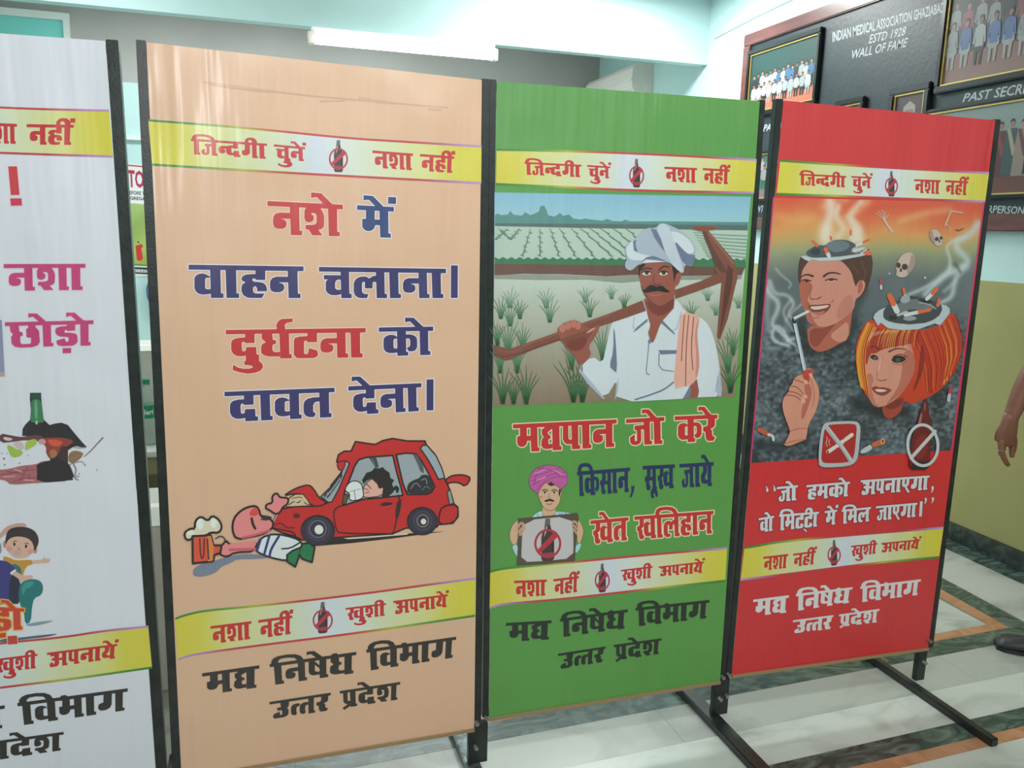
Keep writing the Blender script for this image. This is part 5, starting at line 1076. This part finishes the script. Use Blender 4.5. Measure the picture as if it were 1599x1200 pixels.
lb = link('label_band', mesh_of(lathe([(.0374, .13), (.0376, .131), (.0376, .189), (.0374, .19)], (-.437, 4.0, TZ), 28)), MT['cap'], bt)
k = Ink(lambda u, v, kk: np.array([-.437 + .0382 * math.sin(u), 4.0 - .0382 * math.cos(u), TZ + v]), 1); latin(k, 'isleri', (-.75, .172), (.75, .172), (.75, .148), (-.75, .148), (220, 236, 228), .1, .02); k.done('label_lettering', lb, MT['paper'])

# ================================================================== person at the right edge (only forearm, hand and shoe reach the frame)
pr = thing('person', 'person at the right edge, forearm and ringed hand hanging beside the wall', 'person', (3.06, 2.5, 0))
def skinned(name, joints, edges, mat, root=0, sub=2, parent=pr):
    me = bpy.data.meshes.new(name); me.from_pydata([j[:3] for j in joints], edges, [])
    o = link(name, me, mat, parent); o.modifiers.new('skin', 'SKIN')
    if not me.skin_vertices: me.skin_vertices.new()
    for i, j in enumerate(joints):
        r = j[3] if isinstance(j[3], tuple) else (j[3], j[3]); me.skin_vertices[0].data[i].radius = r
        me.skin_vertices[0].data[i].use_root = (i == root)
    s_ = o.modifiers.new('sub', 'SUBSURF'); s_.levels = sub; s_.render_levels = sub
    o.modifiers['skin'].use_smooth_shade = True
    return o
cx = 3.06
RF = Matrix(((.45, .893, 0), (-.893, .45, 0), (0, 0, 1)))      # old heading -> facing the back of the hall
def TP(p): q = RF @ Vector((p[0] - 3.06, p[1] - 2.5, 0)); return (3.21 + q.x, 2.38 + q.y, p[2])
def TJ(js, skip=()): return [j if i in skip else (*TP(j), j[3]) for i, j in enumerate(js)]
def turn(o):
    for v in o.data.vertices: w_ = v.co + ORG[o.name]; v.co = Vector(TP(w_)) - ORG[o.name]
    return o
body = [(cx, 2.5, .93, .085), (cx, 2.5, 1.12, .09), (cx, 2.5, 1.32, .09), (cx, 2.5, 1.46, .065), (cx - .01, 2.5, 1.52, .055), (cx - .02, 2.5, 1.58, .055),
        (cx, 2.33, 1.39, .046), (2.93, 2.275, 1.32, .046), (2.825, 2.285, 1.20, .043), (2.762, 2.295, 1.09, .042), (2.718, 2.30, .965, .029),
        (cx, 2.67, 1.39, .046), (cx + .02, 2.72, 1.17, .043), (cx - .04, 2.73, .93, .028),
        (cx, 2.43, .86, .055), (3.12, 2.26, .50, .048), (3.07, 2.16, .1, .040), (cx, 2.57, .86, .055), (3.36, 2.44, .50, .048), (3.42, 2.42, .1, .040),
        (2.714, 2.30, .925, .021), (2.712, 2.30, .895, .017), (cx - .05, 2.73, .87, (.03, .02))]
edges = [(0, 1), (1, 2), (2, 3), (3, 4), (4, 5), (2, 6), (6, 7), (7, 8), (8, 9), (9, 10), (2, 11), (11, 12), (12, 13), (0, 14), (14, 15), (15, 16), (0, 17), (17, 18), (18, 19), (10, 20), (20, 21), (13, 22)]
skinned('body', TJ(body, (7, 8, 9, 10, 15, 16, 18, 19, 20, 21)), edges, MT['skin'])
def finger(base, pts, r):
    js = [(*base, r * 1.05)] + [(*p, r * (1 - .1 * i)) for i, p in enumerate(pts)]
    return skinned('finger', js, [(i, i + 1) for i in range(len(js) - 1)], MT['skin'], sub=2)
# fingers curl loosely back toward the thigh, the thumb leaves the side near the wrist
bm = bmesh.new(); rings = []      # back of the hand, lofted from the wrist to the knuckles
for hz_, hx_, hw, hd in ((.985, 2.719, .0300, .0250), (.960, 2.717, .0325, .0225), (.930, 2.713, .0400, .0205), (.900, 2.711, .0455, .0190), (.872, 2.711, .0470, .0175), (.856, 2.712, .0440, .0140), (.850, 2.713, .0380, .0080)):
    rings.append([bm.verts.new((hx_ + hw * math.cos(t_), 2.300 + hd * math.sin(t_), hz_ - .010 * math.cos(t_) * (.985 - hz_) / .13)) for t_ in [2 * math.pi * i / 20 for i in range(20)]])
for a_, b_ in zip(rings, rings[1:]):
    for i in range(20): bm.faces.new((a_[i], a_[(i + 1) % 20], b_[(i + 1) % 20], b_[i]))
bm.faces.new(rings[0][::-1]); bm.faces.new(rings[-1])
hd_ = link('hand', mesh_of(bm, True), MT['skin'], pr); hs = hd_.modifiers.new('sub', 'SUBSURF'); hs.levels = hs.render_levels = 1
finger((2.681, 2.296, .885), [(2.679, 2.292, .855), (2.685, 2.287, .825), (2.703, 2.285, .797), (2.726, 2.288, .777)], .0128)
finger((2.700, 2.300, .880), [(2.702, 2.304, .850), (2.712, 2.316, .822), (2.726, 2.330, .812)], .0122)
finger((2.738, 2.300, .885), [(2.741, 2.300, .855), (2.744, 2.298, .826), (2.747, 2.296, .805)], .0115)
finger((2.752, 2.302, .885), [(2.759, 2.304, .855), (2.762, 2.306, .832), (2.763, 2.308, .816)], .0102)
th = skinned('thumb', [(2.728, 2.312, .945, .016), (2.722, 2.334, .918, .0140), (2.718, 2.346, .885, .0120), (2.722, 2.350, .858, .0100)], [(0, 1), (1, 2), (2, 3)], MT['skin'])
bm = bmesh.new()
for i in range(20):
    a0, a1 = 2 * math.pi * i / 20, 2 * math.pi * (i + 1) / 20; c0 = Vector((2.6815, 2.2905, .843))
    cyl(c0 + Vector(((.0138) * math.cos(a0), (.0138) * math.sin(a0), .002 * math.cos(a0))), c0 + Vector(((.0138) * math.cos(a1), (.0138) * math.sin(a1), .002 * math.cos(a1))), .0022, 6, bm)
link('ring', mesh_of(bm), MT['ring'], pr)
# head with face, ears, hair
hx, hy, hz = cx - .035, 2.5, 1.655
bm = bmesh.new(); bmesh.ops.create_uvsphere(bm, u_segments=28, v_segments=20, radius=1)
for v in bm.verts:
    x, y_, z = v.co; f = 1 - .22 * max(0, -z) ** 1.5
    v.co = Vector((hx + x * .098 * f, hy + y_ * .076 * (1 - .18 * max(0, -z)), hz + z * .118))
    if x < -.75 and abs(y_) < .28 and -.35 < z < .12: v.co.x -= .016 * (1 - abs(y_) / .28) * (.12 - z + .2)
for sy in (-1, 1):
    r = bmesh.ops.create_uvsphere(bm, u_segments=10, v_segments=8, radius=1)
    for v in r['verts']: v.co = Vector((hx + .012 + v.co.x * .018, hy + sy * (.076) + v.co.y * .008, hz - .01 + v.co.z * .03))
r = bmesh.ops.create_cone(bm, segments=10, radius1=.017, radius2=.006, depth=.05, cap_ends=True)
for v in r['verts']: v.co = Vector((hx - .098 + (.006 if v.co.z > 0 else -.008), hy + v.co.y, hz - .012 + v.co.z))
turn(link('head', mesh_of(bm, True), MT['skin'], pr))
for sy in (-1, 1):
    bm = bmesh.new(); bmesh.ops.create_uvsphere(bm, u_segments=12, v_segments=8, radius=.0115); bmesh.ops.translate(bm, vec=(hx - .083, hy + sy * .031, hz + .006), verts=bm.verts); turn(link('eye', mesh_of(bm, True), MT['eye'], pr))
    bm = bmesh.new(); bmesh.ops.create_uvsphere(bm, u_segments=10, v_segments=8, radius=.006); bmesh.ops.translate(bm, vec=(hx - .091, hy + sy * .031, hz + .006), verts=bm.verts); turn(link('iris', mesh_of(bm, True), MT['hair'], pr))
    turn(link('eyebrow', mesh_of(bar((hx - .093, hy + sy * .016, hz + .026), (hx - .083, hy + sy * .048, hz + .027), .006, .007)), MT['hair'], pr))
bm = bmesh.new(); bmesh.ops.create_uvsphere(bm, u_segments=14, v_segments=8, radius=1)
for v in bm.verts: v.co = Vector((hx - .087 + v.co.x * .010, hy + v.co.y * .026, hz - .055 + v.co.z * .008))
turn(link('mouth', mesh_of(bm, True), new_mat('lip', (120, 62, 54), .5), pr))
bm = bmesh.new(); bmesh.ops.create_uvsphere(bm, u_segments=28, v_segments=18, radius=1)
dl = [v for v in bm.verts if v.co.z < -.3 or (v.co.x < -.45 and v.co.z < .5)]; bmesh.ops.delete(bm, geom=dl, context='VERTS')
for v in bm.verts: v.co = Vector((hx + .008 + v.co.x * .108, hy + v.co.y * .086, hz + .008 + v.co.z * .124))
turn(link('hair', mesh_of(bm, True), MT['hair'], pr)).modifiers.new('s', 'SOLIDIFY').thickness = .006
# clothes
def tube(bm, rings_, n=20):
    """closed tube through (point, half width, half depth) rings, each square to the path"""
    R_s = []; N_ = len(rings_); fx_ = Vector(TP((3.06, 3.5, 0))) - Vector(TP((3.06, 2.5, 0)))
    for q in range(N_):
        c_ = Vector(rings_[q][0]); t_ = (Vector(rings_[min(q + 1, N_ - 1)][0]) - Vector(rings_[max(q - 1, 0)][0])).normalized()
        a_ = (fx_ - t_ * fx_.dot(t_)).normalized(); b_ = t_.cross(a_)
        R_s.append([bm.verts.new(c_ + a_ * rings_[q][1] * math.cos(u_) + b_ * rings_[q][2] * math.sin(u_)) for u_ in [2 * math.pi * m_ / n for m_ in range(n)]])
    for a_, b_ in zip(R_s, R_s[1:]):
        for m_ in range(n): bm.faces.new((a_[m_], a_[(m_ + 1) % n], b_[(m_ + 1) % n], b_[m_]))
    bm.faces.new(R_s[0][::-1]); bm.faces.new(R_s[-1])
def garment(name, tubes, mat):
    bm = bmesh.new()
    for t_ in tubes: tube(bm, t_)
    o = link(name, mesh_of(bm, True), mat, pr); r_ = o.modifiers.new('remesh', 'REMESH'); r_.mode = 'VOXEL'; r_.voxel_size = .011; r_.use_smooth_shade = True
    m_ = o.modifiers.new('smooth', 'SMOOTH'); m_.factor = .6; m_.iterations = 5; return o
def C_(z, dx=0.0): return TP((cx + dx, 2.5, z))
garment('shirt', [[(C_(.80), .185, .130), (C_(.92), .178, .130), (C_(1.10), .172, .122), (C_(1.28), .182, .126), (C_(1.38), .185, .118), (C_(1.44), .150, .095), (C_(1.475), .085, .075), (C_(1.49), .070, .066)],
    [(TP((cx, 2.37, 1.40)), .07, .07), (TP((cx, 2.315, 1.40)), .078, .074), ((2.975, 2.275, 1.35), .072, .070), ((2.91, 2.276, 1.285), .070, .068)],
    [(TP((cx, 2.63, 1.40)), .07, .07), (TP((cx, 2.685, 1.40)), .078, .074), (TP((cx + .01, 2.71, 1.30)), .072, .070), (TP((cx + .018, 2.72, 1.20)), .070, .068)]], MT['shirt'])
garment('trousers', [[(C_(.97), .155, .112), (C_(.90), .170, .120), (C_(.80), .172, .118), (C_(.75), .15, .10)],
    [(TP((cx, 2.415, .84)), .090, .100), (TP((cx + .01, 2.41, .70)), .086, .092), ((3.12, 2.26, .48), .070, .074), ((3.085, 2.185, .25), .064, .066), ((3.07, 2.16, .06), .064, .070)],
    [(TP((cx, 2.585, .84)), .090, .100), (TP((cx + .01, 2.59, .70)), .086, .092), ((3.345, 2.44, .48), .070, .074), ((3.39, 2.43, .25), .064, .066), ((3.42, 2.42, .06), .064, .070)]], MT['trouser'])
def foot_turn(o, sy):
    turn(o)
    if sy > 0:
        for v in o.data.vertices: v.co.x += .17; v.co.y -= .05
    if sy < 0:      # left foot turned out and set a little back
        c = Vector(TP((3.08, 2.39, 0))); t = Vector((3.045, 2.175, 0)); R3 = Matrix.Rotation(math.radians(24), 3, 'Z')
        for v in o.data.vertices: v.co = R3 @ (v.co + ORG[o.name] - c) + t - ORG[o.name]
for sy, y0_ in ((-1, 2.39), (1, 2.61)):
    bm = bmesh.new(); secs = [(3.115, .030, .06), (3.09, .040, .085), (3.03, .041, .09), (2.97, .044, .075), (2.90, .050, .055), (2.85, .046, .045), (2.822, .03, .03)]; rings = []
    for x, w_, h_ in secs:
        rings.append([bm.verts.new((x, y0_ + w_ * math.cos(a) * (1 if math.sin(a) > -.2 else .96), max(.002, h_ * .42 + h_ * .58 * math.sin(a)) if math.sin(a) > 0 else .002 + (h_ * .40) * (1 + math.sin(a)) ** 1.5)) for a in [2 * math.pi * i / 16 for i in range(16)]])
    for a_, b_ in zip(rings, rings[1:]):
        for i in range(16): bm.faces.new((a_[i], a_[(i + 1) % 16], b_[(i + 1) % 16], b_[i]))
    bm.faces.new(rings[0]); bm.faces.new(rings[-1][::-1])
    so = link('shoe', mesh_of(bm, True), MT['shoe'], pr); foot_turn(so, sy)
    bm = bmesh.new(); ol = [(x, y0_ + s_ * (w_ + .004)) for s_ in (1, -1) for x, w_, h_ in (secs if s_ == 1 else secs[::-1])]
    lo = [bm.verts.new((x, y, .0006)) for x, y in ol]; hi = [bm.verts.new((x, y, .016)) for x, y in ol]; bm.faces.new(lo[::-1]); bm.faces.new(hi)
    for i in range(len(ol)): bm.faces.new((lo[i], lo[(i + 1) % len(ol)], hi[(i + 1) % len(ol)], hi[i]))
    foot_turn(link('sole', mesh_of(bm), MT['pframe'], so), sy)
